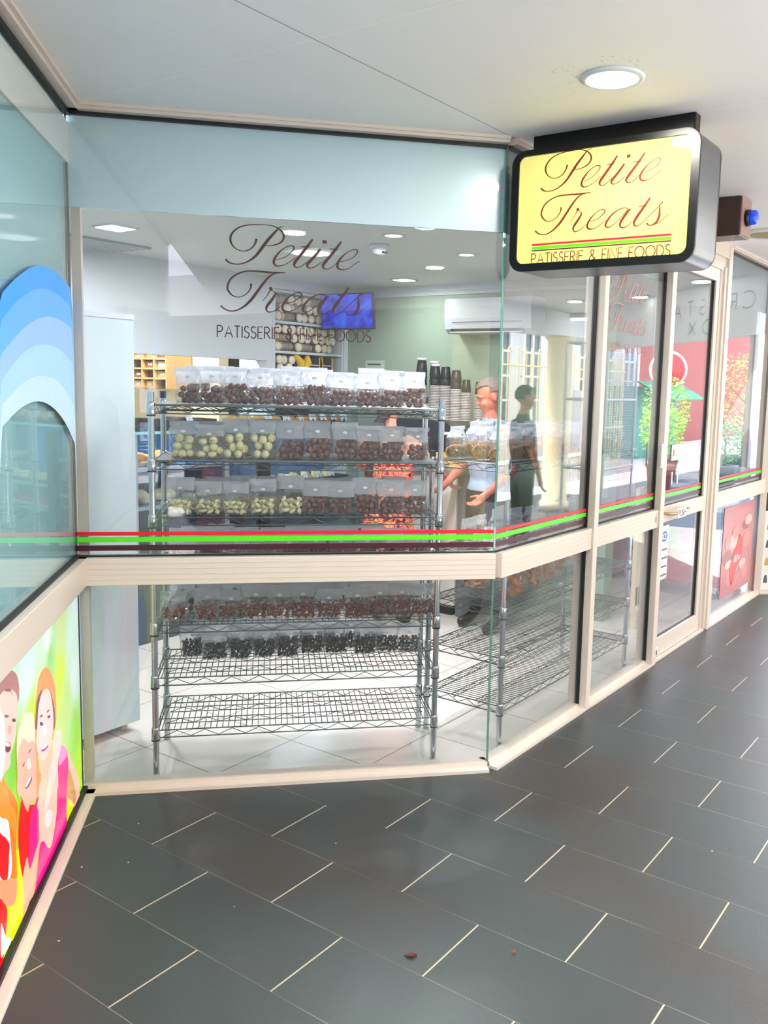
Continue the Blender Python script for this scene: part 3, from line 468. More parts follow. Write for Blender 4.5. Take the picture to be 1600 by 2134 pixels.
# wave decal: one hump repeated along the glass
hump = WAVES
shades = [(44, 160, 255), (96, 178, 246), (150, 196, 246), (168, 214, 245), (196, 228, 246), None]
per = 1.06
curves = []
for wv in WAVES:
    w0 = catmull(wv[::-1] if wv[0][0] > wv[-1][0] else wv, 8)
    top = max(z for x, z in w0); lo = min(w0[0][1], w0[-1][1]); cx_ = [x for x, z in w0 if z == top][0]
    curves.append((cx_, top, w0))
def wz(i, x):
    cx_, top, w0 = curves[i]
    if w0[0][0] <= x <= w0[-1][0]:
        for a, b in zip(w0, w0[1:]):
            if a[0] <= x <= b[0]: return a[1] + (b[1] - a[1]) * (x - a[0]) / max(1e-6, b[0] - a[0])
    amp = (.22, .24, .26, .25, .25, .30)[i]
    base = top - amp + amp * math.cos(2 * PI * (x - cx_) / per)
    e_ = w0[0] if x < w0[0][0] else w0[-1]
    be = top - amp + amp * math.cos(2 * PI * (e_[0] - cx_) / per)
    return base + (e_[1] - be) * math.exp(-abs(x - e_[0]) * 6)
for i in range(5):
    m = mat('wave_vinyl_%d' % i, shades[i], .3, coat=.3)
    mb = MB(); xs = [-3.2 + 3.198 * k / 220 for k in range(221)]
    vv = [(x, -.0055, max(.98, wz(i + 1, x))) for x in xs] + [(x, -.0055, max(.981, wz(i, x))) for x in xs]
    mb.add(vv, [(k, k + 1, k + 222, k + 221) for k in range(220)], m); o = mb.build('wave_decal', wC)
    o['label'] = ['bright blue top wave', 'sky blue wave', 'periwinkle wave', 'light blue wave', 'palest blue bottom wave'][i]
# B side
w3 = window('window_3', FB, .004, .905, gl=GLASSB)
w4 = window('window_4', FB, .955, 1.84, gl=GLASSB)
lettering(w4, 1.03, 1.868, .575, -.0055, mat('faded_red_vinyl', (168, 90, 82), .4))
mb = MB(); text_strokes(mb, '8', 1.79, .895, .018, .032, MAROON, -.0415, th=.1); mb.build('unit_number', w4)
def mullion(x0, x1, n, z1=2.64):
    m = empty('trim_%d' % n, FB, kind='structure')
    mb = MB(); mb.box(x0, x1, -.05, .055, 0, z1, CREAM, bev=.002); mb.build('mullion', m)
    mb = MB(); mb.box(x0 - .008, x0, -.012, .012, .02, z1, DARKGAP); mb.box(x1, x1 + .006, -.012, .012, .02, z1, DARKGAP); mb.build('gasket', m)
mullion(.905, .955, 1); mullion(1.84, 1.905, 2)
d = empty('door_1', FB, kind='structure')
DX0, DX1 = 1.925, 2.80
for nm, a, b, z0, z1 in (('door_stile', DX0, DX0 + .05, .02, 2.48), ('door_stile', DX1 - .07, DX1, .02, 2.48), ('kick_rail', DX0 + .05, DX1 - .07, .02, .135), ('door_rail', DX0 + .05, DX1 - .07, .868, .966), ('head_rail', DX0 + .05, DX1 - .07, 2.40, 2.48)):
    mb = MB(); mb.box(a, b, -.02, .03, z0, z1, CREAM, bev=.002); mb.build(nm, d)
for z0, z1 in ((.135, .868), (.966, 2.40)):
    mb = MB(); mb.box(DX0 + .05, DX1 - .07, -.001, .007, z0, z1, GLASSB if z0 > .9 else GLASS); mb.build('door_pane', d)
    mb = MB(); mb.box(DX1 - .078, DX1 - .07, -.008, .015, z0, z1, DARKGAP); mb.box(DX0 + .05, DX1 - .07, -.006, .012, z0, z0 + .005, DARKGAP); mb.build('gasket', d)
mb = MB(); mb.tube([(DX0 + .06, -.02, .925), (DX0 + .06, -.06, .925), (DX0 + .10, -.075, .925), (DX0 + .36, -.075, .925), (DX0 + .40, -.06, .925), (DX0 + .40, -.02, .925)], .009, mat('brass', (212, 180, 110), .25, 1), 8)
hd = mb.build('door_handle', d)
mb = MB(); mb.box(DX0 + .12, DX0 + .27, -.088, -.083, .895, .955, PAPER); text_strokes(mb, 'PUSH', DX0 + .135, .907, .12, .035, MAROON, -.0888, th=.16); mb.build('push_plate', d)
mb = MB(); mb.add([(DX0 + .05, -.0025, .985), (DX1 - .07, -.0025, .985), (DX1 - .07, -.0025, 1.007), (DX0 + .05, -.0025, 1.007)], [(0, 1, 2, 3)], PUR)
mb.build('stripe_decal', d)
for m_, a, b, lb in ((GRN, 1.019, 1.04, 'lime green stripe'), (RED, 1.045, 1.06, 'red stripe')):
    mb = MB(); mb.add([(DX0 + .05, -.0025, a), (DX1 - .07, -.0025, a), (DX1 - .07, -.0025, b), (DX0 + .05, -.0025, b)], [(0, 1, 2, 3)], m_); mb.build('stripe_decal', d)
mb = MB(); mb.box(DX0 - .02, DX0, -.03, .05, 0, 2.5, CREAM); mb.box(DX1, DX1 + .045, -.025, .05, 0, 2.5, CREAM); mb.box(DX1 + .045, DX1 + .09, -.04, .05, 0, 2.5, CREAM)
mb.box(DX0 - .02, 2.90, -.03, .05, 2.48, 2.56, CREAM); mb.box(DX0 - .02, 2.90, -.045, .05, 2.56, ZC, CREAM); mb.box(DX0 - .02, 2.90, -.04, .05, 0, .015, CREAM); mb.build('door_frame', d)
mb = MB(); mb.lathe([(.012, 0), (.014, .01), (.012, .02)], STEEL, 12, (DX0 + .01, -.03, .07), axis='z'); mb.lathe([(.010, 0), (.010, .05)], STEEL, 12, (DX0 + .012, -.035, .05)); mb.build('hinge', d)
mullion(2.89, 2.965, 3)
w5 = window('window_5', FB, 2.965, 4.295, gl=GLASSB)
stD = .2
w6 = window('window_6', FD, 0, stD, stripe=False)
mb = MB(); mb.box(-.03, .03, -.05, .05, 0, 2.64, CREAM); mb.build('corner_post', w6)
mb = MB(); mb.box(stD, stD + .06, -.05, .05, 0, 2.15, CREAM); mb.box(.03, 4.0, -.06, .06, 2.15, ZC, WHITE); tag(mb.build('wall_neighbour', M=FD), kind='structure')
GREYT = mat('grey_sign_letters', (90, 96, 100), .5)
sn = empty('shop_sign', FD, 'thin grey capital letters on white bulkhead beyond the corner, spelling the neighbouring shop name', 'sign')
for word, x0_, z0_, w_, h_, sp_ in (('CRYSTAL', .2, 2.38, 1.75, .14, .5), ('BOX', .62, 2.2, .75, .13, .55)):
    tot_ = sum(GL[c][0] for c in word) + sp_ * (len(word) - 1); xx = x0_
    for c in word:
        mb = MB(); text_strokes(mb, c, xx, z0_, w_ * GL[c][0] / tot_, h_, GREYT, -.0625, th=.08); mb.build('letter', sn); xx += w_ * (GL[c][0] + sp_) / tot_
# structural walls
GB = FB
def wall(name, x0, x1, y0, y1, z0, z1, m, FR=FB):
    mb = MB(); mb.box(x0, x1, y0, y1, z0, z1, m); return tag(mb.build(name, M=FR), kind='structure')
wall('wall_back', 2.61, 2.75, .62, 3.15, 0, 2.45, GREENW)
mb = MB(); mb.box(2.575, 2.61, .62, 3.05, 2.40, 2.45, WHITE); mb.box(2.595, 2.61, .62, 3.05, 2.37, 2.40, WHITE); tag(mb.build('trim_4', M=FB), kind='structure')
mb = MB(); mb.box(-1.6, 1.66, 3.05, 3.17, 1.825, 2.45, WHITE); mb.box(1.66, 1.74, 3.05, 3.17, 0, 2.45, WHITE); mb.box(-1.6, 1.66, 3.05, 3.17, 0, 1.12, WHITE); mb.box(1.74, 2.61, 3.05, 3.17, 2.375, 2.45, WHITE); mb.box(2.56, 2.61, 3.05, 3.17, 0, 2.375, WHITE)
tag(mb.build('wall_left', M=FB), kind='structure')
wall('wall_kitchen', -1.6, 2.9, 4.75, 4.85, 0, 2.45, CREAMW)
wall('wall_kitchen', 1.60, 1.70, 3.52, 4.75, 0, 2.45, CREAMW)
wall('wall_kitchen', 2.62, 2.72, 3.17, 4.75, 0, 2.45, mat('kitchen_grey_wall', (206, 200, 184), .6))
wall('wall_right', 4.95, 5.05, .3, 3.4, 0, 2.45, WHITE)
wall('wall_end', 2.75, 5.0, 3.3, 3.4, 0, 2.45, WHITE)
REARM = mat('rear_shopfront', (126, 125, 124), .5, noise=(.8, .35))
wall('wall_rear', -7.6, -7.4, -4.4, 3.0, 0, ZC, REARM)
wall('wall_opposite', -7.4, -3.0, -4.5, -4.35, 0, ZC, REARM)
wall('wall_far', -2.1, -2.0, .9, 4.4, 0, 2.45, WHITE)
# ------------------------------------------------------------- arcade fittings
LAMPG = emis('lamp_glow', (255, 250, 240), 6)
def downlight(name, M, r, e, label, group, z0, colr=(1, .95, .85)):
    t = empty(name, M, label, 'downlight', group)
    mb = MB(); mb.lathe([(r * 1.25, 0), (r * 1.25, -.006), (r * 1.08, -.012), (r, -.008), (r, .0)], WHITE, 32); mb.build('trim_ring', t)
    mb = MB(); mb.lathe([(.0, -.006), (r * .98, -.006), (r * .98, -.001)], LAMPG, 32); mb.build('lens', t)
    lamp('lamp_light', T(0, 0, -.02), r * 1.8, e, colr, t)
    return t
downlight('downlight', T(.52, 2.955, ZC), .082, 15, 'round lit downlight with dirt specks around it, above the yellow sign', None, ZC)
k = 0
for al, be in ((6.0, -2.6), (5.8, -1.75), (4.75, -.75), (2.6, -2.3), (.6, -3.0), (-2.4, -3.0), (-2.3, -1.2), (-3.6, .1)):  # last two are extra, added out of view to brighten the spandrel
    p = FB @ Vector((al, be, ZC)); k += 1
    downlight('downlight', Matrix.Translation(p), .082, 20, 'round arcade downlight outside the picture, %s along the ceiling, mirrored; last two added for light' % ordn(k - 1), 'arcade downlights off to the right', ZC)
tl = FA @ Vector((1.04, -3.28, ZC))
t = empty('panel_light', FA @ T(1.04, -3.28, ZC, .75), 'square white light panel in the arcade ceiling, mirrored in the front window', 'light')
mb = MB(); mb.box(-.2, .2, -.16, .16, -.02, 0, WHITE); mb.build('panel_frame', t)
mb = MB(); mb.box(-.18, .18, -.14, .14, -.023, -.02, emis('panel_glow', (235, 240, 255), 3)); mb.build('diffuser', t)
lamp('lamp_light', T(0, 0, -.03), .3, 10, (.95, .97, 1), t)
# blade sign
sg = empty('blade_sign', FB, 'yellow lit Petite Treats box sign with black rounded rim, hung from the ceiling', 'sign')
def rrect(x0, x1, z0, z1, r, n=7):
    out = []
    for cx_, cz_, a0 in ((x1 - r, z1 - r, 0), (x0 + r, z1 - r, 90), (x0 + r, z0 + r, 180), (x1 - r, z0 + r, 270)):
        out += [(cx_ + r * math.cos(math.radians(a0 + 90 * i / n)), cz_ + r * math.sin(math.radians(a0 + 90 * i / n))) for i in range(n + 1)]
    return out
# local: x along -nB? use frame with x outward (e) and y along +dB
FS = FB @ Matrix.Rotation(-PI / 2, 4, 'Z')        # x = -(inward)= outward, y = along B
sg.matrix_world = FS
X0, X1, Z0, Z1 = .072, .82, 2.122, 2.582
MET = mat('brushed_sign_case', (120, 124, 130), .32, 1.0, noise=(3, .06)); BLK = mat('sign_black_rim', (8, 9, 11), .3, spec=.3)
def ring(mb, a, b, y, m):
    n = len(a); mb.add([(p[0], y, p[1]) for p in a] + [(p[0], y, p[1]) for p in b], [(i, (i + 1) % n, (i + 1) % n + n, i + n) for i in range(n)], m)
yf, yb = -.08, .16
outer = rrect(X0, X1, Z0, Z1, .055); inner = rrect(X0 + .03, X1 - .03, Z0 + .03, Z1 - .022, .03)
mb = MB(); n = len(outer)
mb.add([(p[0], yf + .012, p[1]) for p in outer] + [(p[0], yb - .012, p[1]) for p in outer], [(i, i + n, (i + 1) % n + n, (i + 1) % n) for i in range(n)], MET, True); mb.build('case_side', sg, norm=False)
for y0, y1 in ((yf, yf + .014), (yb, yb - .014)):
    mb = MB(); ring(mb, outer, inner, y0, BLK)
    mb.add([(p[0], y0, p[1]) for p in outer] + [(p[0], y1, p[1]) for p in outer], [(i, i + n, (i + 1) % n + n, (i + 1) % n) for i in range(n)], BLK)
    mb.add([(p[0], y0, p[1]) for p in inner] + [(p[0], y1, p[1]) for p in inner], [(i, i + n, (i + 1) % n + n, (i + 1) % n) for i in range(n)], BLK); mb.build('rim', sg)
YEL = mat('lit_yellow_acrylic', (160, 154, 80), .06, spec=.18, emit=(246, 238, 150), es=.40)
for y in (yf + .008, yb - .008):
    mb = MB(); mb.add([(p[0], y, p[1]) for p in inner], [tuple(range(len(inner)))], YEL); mb.build('acrylic_face', sg)
BRN = mat('brown_sign_letters', (92, 26, 18), .35)
mb = MB()
for q, ws in SCRIPT: ribbon(mb, [tuple(p) for p in q], [v * 1.05 for v in ws], BRN, yf + .0065, fn=lambda a, b: (.169 + a * .562, 2.149 + .018 + b * .562 * .962), sub=5)
mb.build('script_lettering', sg)
mb = MB(); text_strokes(mb, 'PATISSERIE & FINE FOODS', .169, 2.149, .562, .04, BRN, yf + .0065, th=.085); mb.build('tagline_lettering', sg)
for m_, a, b, lb in ((MAROON, 2.1985, 2.2025, 'dark red stripe'), (GRN, 2.205, 2.2155, 'green stripe'), (RED, 2.2195, 2.2265, 'red stripe')):
    mb = MB(); mb.add([(.169, yf + .0065, a), (.732, yf + .0065, a), (.732, yf + .0065, b), (.169, yf + .0065, b)], [(0, 1, 2, 3)], m_); o = mb.build('stripe_decal', sg); o['label'] = lb
mb = MB(); mb.box(.11, .765, .015, .07, Z1 - .01, ZC, BLK, bev=.004); mb.build('hanging_bar', sg)
# alarm box
al_ = empty('alarm_box', FS @ T(0, 0, 0), 'brown metal alarm box with blue strobe, on the ceiling behind the yellow sign', 'alarm')
AB1 = mat('brown_alarm_steel', (52, 30, 26), .35, coat=.2); AB2 = mat('brown_alarm_trim', (150, 118, 108), .4)
mb = MB(); mb.box(.33, .525, 1.445, 1.62, 2.465, ZC - .002, AB1, bev=.004); mb.build('housing', al_)
mb = MB(); mb.box(.525, .53, 1.45, 1.615, 2.47, ZC - .006, AB2); mb.build('end_plate', al_)
mb = MB(); mb.lathe([(.042, .53), (.042, .552)], BLACK, 20, (0, 1.53, 2.56), axis='x'); mb.build('strobe_collar', al_)
mb = MB(); mb.lathe([(.038, .552), (.038, .578), (.03, .588), (0, .59)], mat('blue_strobe_lens', (10, 70, 220), .15, coat=.5, emit=(10, 80, 230), es=.25), 20, (0, 1.53, 2.56), axis='x'); mb.build('strobe_lens', al_)
# ceiling vent
cv = empty('ceiling_vent', T(2.0, 5.63, ZC), 'round beige grille vent in the ceiling beside the alarm box', 'vent')
mb = MB(); mb.lathe([(.17, 0), (.165, -.012), (.135, -.016), (.13, -.006)], WHITE, 36); mb.build('vent_ring', cv)
mb = MB(); mb.lathe([(0, -.003), (.13, -.003)], mat('vent_back', (96, 84, 66), .7), 36)
for k in range(17):
    x = -.12 + k * .015; h = math.sqrt(max(0, .129 ** 2 - x * x)); mb.box(x - .0022, x + .0022, -h, h, -.012, -.004, mat('vent_slat', (196, 178, 148), .5), M=Matrix.Rotation(.7, 4, 'Z'))
mb.build('vent_grille', cv)
# poster lightbox on the left wall
pm = bpy.data.materials.new('backlit_print'); pm.use_nodes = True; nt = pm.node_tree; b_ = nt.nodes['Principled BSDF']
at = nt.nodes.new('ShaderNodeAttribute'); at.attribute_name = 'ink'; nt.links.new(at.outputs['Color'], b_.inputs['Base Color']); nt.links.new(at.outputs['Color'], b_.inputs['Emission Color'])
b_.inputs['Emission Strength'].default_value = .30; b_.inputs['Roughness'].default_value = .2
def inked(name, faces, parent, M=None):
    """faces: list of (verts, [vertex colours])"""
    vv, ff, cc = [], [], []
    for vs_, cs_ in faces:
        o_ = len(vv); vv += vs_; ff.append(tuple(range(o_, o_ + len(vs_)))); cc += cs_
    me = bpy.data.meshes.new(name); me.from_pydata(vv, [], ff); ca = me.color_attributes.new('ink', 'FLOAT_COLOR', 'CORNER')
    k = 0
    for p in me.polygons:
        for li in p.loop_indices: ca.data[li].color = cc[me.loops[li].vertex_index]
    me.materials.append(pm); o = bpy.data.objects.new(name, me); COL.objects.link(o); o.parent = parent
    return o
ps = empty('poster', FC, 'backlit print of a laughing family on green, low on the left window', 'poster')
px0, px1, pz0, pz1 = -3.0, -.002, .022, .858
mb = MB(); mb.box(px0, px1, .0, .03, pz0, pz1, WHITE); mb.build('lightbox_panel', ps)
def bgc(x, z):
    s_ = 0; c_ = [0, 0, 0]
    for (bx, bz), c in PBG:
        w_ = 1 / ((x - bx) ** 2 + ((z - bz) * .8) ** 2 + .0006) ** 1.6; s_ += w_
        for i in range(3): c_[i] += w_ * s2l(c[i])
    return (c_[0] / s_, c_[1] / s_, c_[2] / s_, 1)
faces = []; nx, nz = 110, 36; g = [[None] * (nz + 1) for _ in range(nx + 1)]
for i in range(nx + 1):
    for j in range(nz + 1):
        x = px0 + (px1 - px0) * i / nx; z = pz0 + (pz1 - pz0) * j / nz; g[i][j] = ((x, -.001, z), bgc(x, z))
for i in range(nx):
    for j in range(nz):
        q = (g[i][j], g[i + 1][j], g[i + 1][j + 1], g[i][j + 1]); faces.append(([a[0] for a in q], [a[1] for a in q]))
for k, (pts, c) in enumerate(POSTER):
    q = catmull(pts, 4, True) if len(pts) < 40 else pts
    q = [(min(px1, max(px0, a)), -.0012 - .00012 * k, min(pz1, max(pz0, b))) for a, b in q]
    cc = col(*c); faces.append((q, [cc] * len(q)))
# print continues past the picture: two more shirts and faces towards the near end
for cx_, sh, hair in ((-1.55, (30, 110, 220), (120, 80, 60)), (-2.05, (250, 210, 40), (90, 60, 40))):
    for el_ in (((cx_, .18), .22, .3, sh), ((cx_, .52), .10, .13, hair), ((cx_, .50), .085, .115, (246, 190, 168))):
        (ex, ez), ra, rb, c = el_; q = [(ex + ra * math.cos(t * PI / 12), -.01 - .0002, max(pz0, ez + rb * math.sin(t * PI / 12))) for t in range(24)]
        faces.append((q, [col(*c)] * 24))
inked('printed_picture', faces, ps)
# small litter
LEAF = mat('dry_leaf', (96, 28, 18), .7)
def leaf(name, x, y, s, m, label, cat):
    mb = MB(); n_ = 9; vv = []
    for i in range(n_):
        t = i / (n_ - 1); w_ = s * .28 * math.sin(PI * t) ** .8
        vv += [(s * (t - .5), -w_, .004 + .006 * math.sin(PI * t)), (s * (t - .5), 0, .002), (s * (t - .5), w_, .005 + .004 * t)]
    mb.add(vv, [(3 * i + j, 3 * i + 3 + j, 3 * i + 4 + j, 3 * i + 1 + j) for i in range(n_ - 1) for j in (0, 1)], m)
    mb.tube([(-s * .5, 0, .003), (-s * .62, .003, .002)], .0012, m, 5)
    tag(mb.build(name, M=T(x, y, 0, -.1)), label, cat)
leaf('leaf', -.048, 2.396, .034, LEAF, 'curled dark red dry leaf on the charcoal floor tiles', 'leaf')
leaf('leaf', .257, 2.424, .012, mat('orange_scrap', (214, 120, 60), .7), 'tiny orange scrap of leaf on the charcoal floor, right of the red leaf', 'leaf')
CR = mat('white_crumb', (235, 232, 220), .8)
CRL = ('low by the poster', 'beside the left sill', 'right of the crumb beside the left sill', 'below the front window', 'far right by the stone joint', 'nearest the inner corner', 'in the middle of the left tiles')
for i, (x, y, r) in enumerate(((-1.096, 2.426, .0028), (-1.19, 2.825, .003), (-1.044, 2.862, .0025), (-.344, 3.025, .002), (1.031, 3.036, .003), (-1.10, 3.13, .003), (-.62, 2.62, .0018))):
    mb = MB(); mb.ball((0, 0, r * .6), r, CR, 1, (1.5, .8, .6)); tag(mb.build('crumb', M=T(x, y, 0, i)), 'tiny white crumb on the charcoal floor tiles, ' + CRL[i], 'crumb', 'white crumbs on the arcade floor')
# ------------------------------------------------------------- wire racks
def wire_shelf(L, D, liner):
    mb = MB(); r = .0028
    e_ = .018
    for y in (0, D):
        mb.tube([(e_, y, 0), (L - e_, y, 0)], r, CHROME, 6); mb.tube([(e_, y, -.032), (L - e_, y, -.032)], r, CHROME, 6)
        n = int((L - .06) / .055); pts = []
        for i in range(n + 1): pts.append((.03 + (L - .06) * i / n, y, -.004 if i % 2 else -.029))
        for a, b in zip(pts, pts[1:]): mb.tube([a, b], .0017, CHROME, 5, False)
    for x in (0, L):
        mb.tube([(x, e_, 0), (x, D - e_, 0)], r, CHROME, 6); mb.tube([(x, e_, -.032), (x, D - e_, -.032)], r, CHROME, 6)
        n = int((D - .05) / .05)
        pts = [(x, .025 + (D - .05) * i / n, -.004 if i % 2 else -.029) for i in range(n + 1)]
        for a, b in zip(pts, pts[1:]): mb.tube([a, b], .0017, CHROME, 5, False)
    n = int(L / .0245)
    for i in range(1, n): x = L * i / n; mb.tube([(x, .002, .001), (x, D - .002, .001)], .0019, CHROME, 5, False)
    for k in (1, 2):
        y = D * k / 3; mb.tube([(.005, y, -.003), (L - .005, y, -.003)], .0022, CHROME, 5); mb.tube([(.03, y, -.024), (L - .03, y, -.024)], .0022, CHROME, 5)
        n = int((L - .06) / .055); pts = [(.03 + (L - .06) * i / n, y, -.004 if i % 2 else -.023) for i in range(n + 1)]
        for a, b in zip(pts, pts[1:]): mb.tube([a, b], .0015, CHROME, 4, False)
    return mb
LINER = mat('grey_shelf_liner', (120, 128, 128), .35)
def rack(M, L, D, hs, H, label, liners=()):
    t = empty('wire_rack', M, label, 'shelf rack')
    for x in (0, L):
        for y in (0, D):
            mb = MB(); mb.tube([(x, y, .012), (x, y, H - .03)], .0127, STEEL, 16); mb.tube([(x, y, H - .03), (x, y, H)], .0135, DKBLUE if y else STEEL, 16)
            for k in range(int(H / .0254) - 1): pass
            p = mb.build('post', t)
            mb = MB(); mb.lathe([(.009, 0), (.014, .002), (.013, .014), (.0127, .018)], STEEL, 14, (x, y, 0)); mb.build('foot_cap', p)
            for h in hs:
                mb = MB(); mb.lathe([(.0172, h - .038), (.0180, h - .036), (.0165, h + .006), (.0155, h + .012), (.0127, h + .014)], STEEL, 16, (x, y, 0)); mb.lathe([(.0182, h - .043), (.0182, h - .038)], BLACK, 16, (x, y, 0)); mb.build('collar', p)
    w_ = None
    for h in hs:
        if w_ is None: w_ = wire_shelf(L, D, False).build('wire_shelf', t); w_.location = (0, 0, h)
        else:
            c = w_.copy(); COL.objects.link(c); c.parent = t; c.location = (0, 0, h)
        if h in liners:
            mb = MB(); mb.box(.012, L - .012, .004, D - .004, .003, .006, LINER); q = mb.build('shelf_liner', t); q.location = (0, 0, h)
    return t
H1 = [.205, .430, .655, .880, 1.105, 1.335, 1.560]
R1M = FA @ T(.272, .097, 0); R1L, R1D = 1.184, .404
rack(R1M, R1L, R1D, H1, 1.612, 'tall chrome wire rack of bagged chocolates behind the front window', (1.335, 1.560))
H2 = [.204, .434, .660, .900, 1.321]
R2M = FB @ T(.209, .065, 0); R2L, R2D = 1.470, .412
rack(R2M, R2L, R2D, H2, 1.362, 'lower chrome wire rack of bagged biscuits behind the right-hand window', ())
# ------------------------------------------------------------- bags
def pouch(W_, Hh, Dp, seed, fill=.5):
    """gusseted clear pouch: round full base, flat pressed header"""
    r = random.Random(seed); rows, n = 9, 22; vv = []; ff = []; K = []
    for j in range(rows + 1):
        t = j / rows; z = Hh * t
        d = Dp * (1.0 if t < fill else max(.04, 1 - (t - fill) / (1 - fill) * 1.35)) * (.80 + .25 * math.sin(min(1, t / .25) * PI / 2))
        w_ = W_ * (.88 + .12 * min(1, t * 5)) * (1.0 + .04 * math.sin(t * 5 + seed))
        lean = .010 * (t ** 2) * r.uniform(-1, 1); yo = .012 * math.sin(seed + t * 3) * t
        for k in range(n):
            a = 2 * PI * k / n; ca, sa = math.cos(a), math.sin(a); e = .55
            x = w_ / 2 * math.copysign(abs(ca) ** e, ca); y = d / 2 * math.copysign(abs(sa) ** .8, sa)
            nz = (r.random() - .5) * .0045
            vv.append((x * (1 + (r.random() - .5) * .03) + lean, y + nz + yo, z + (r.random() - .5) * .004 * t))
    for j in range(rows):
        for k in range(n): ff.append((j * n + k, j * n + (k + 1) % n, (j + 1) * n + (k + 1) % n, (j + 1) * n + k)); K.append(j)
    mb = MB(); cut = int(rows * (fill + .16))
    mb.add(vv, [f for f, j in zip(ff, K) if j < cut] + [tuple(range(n))[::-1]], BAG, True)
    mb.add(vv, [f for f, j in zip(ff, K) if j >= cut], BAGTOP, True)
    # folded seal strip along the top edge
    zt = Hh; x0, x1 = -W_ / 2 * 1.0, W_ / 2 * 1.0; yo = .012 * math.sin(seed + 3)
    mb.box(x0, x1, yo - .0012, yo + .0012, zt - .016, zt + .003, BAGTOP)
    return mb
CHOC = mat('milk_chocolate', (104, 52, 36), .28, coat=.5); CHOC2 = mat('glossy_chocolate_almond', (120, 50, 28), .16, coat=.8); WCH = mat('white_chocolate', (240, 232, 176), .35, coat=.2)
LIQ = mat('black_liquorice', (12, 12, 18), .15, coat=.7); COOK = mat('golden_biscuit', (226, 186, 110), .7, noise=(60, .15)); CRISP = mat('toasted_bread_chip', (196, 130, 74), .7, noise=(50, .25))
def fill_balls(mb, W_, D_, Hf, r, m, seed, shape=(1, 1, 1), tries=900, sub=2):
    q = random.Random(seed); P = []
    for _ in range(tries):
        x = q.uniform(-W_ / 2 + r, W_ / 2 - r); y = q.uniform(-D_ / 2 + r, D_ / 2 - r) if D_ > 2 * r else 0; z = r * min(shape)
        z = r * .95
        for _k in range(40):   # drop onto the pile
            hit = [p for p in P if (p[0] - x) ** 2 + (p[1] - y) ** 2 + (p[2] - z) ** 2 < (1.84 * r) ** 2]
            if not hit: break
            z += r * .2
        if z < Hf - r * .6 and not any((p[0] - x) ** 2 + (p[1] - y) ** 2 + (p[2] - z) ** 2 < (1.84 * r) ** 2 for p in P): P.append((x, y, z))
    for p in P:
        rot = Matrix.Rotation(q.uniform(0, 6), 3, 'Z') @ Matrix.Rotation(q.uniform(-.8, .8), 3, 'Y') if shape != (1, 1, 1) else None
        mb.ball(p, r, m, sub, shape, rot=rot)
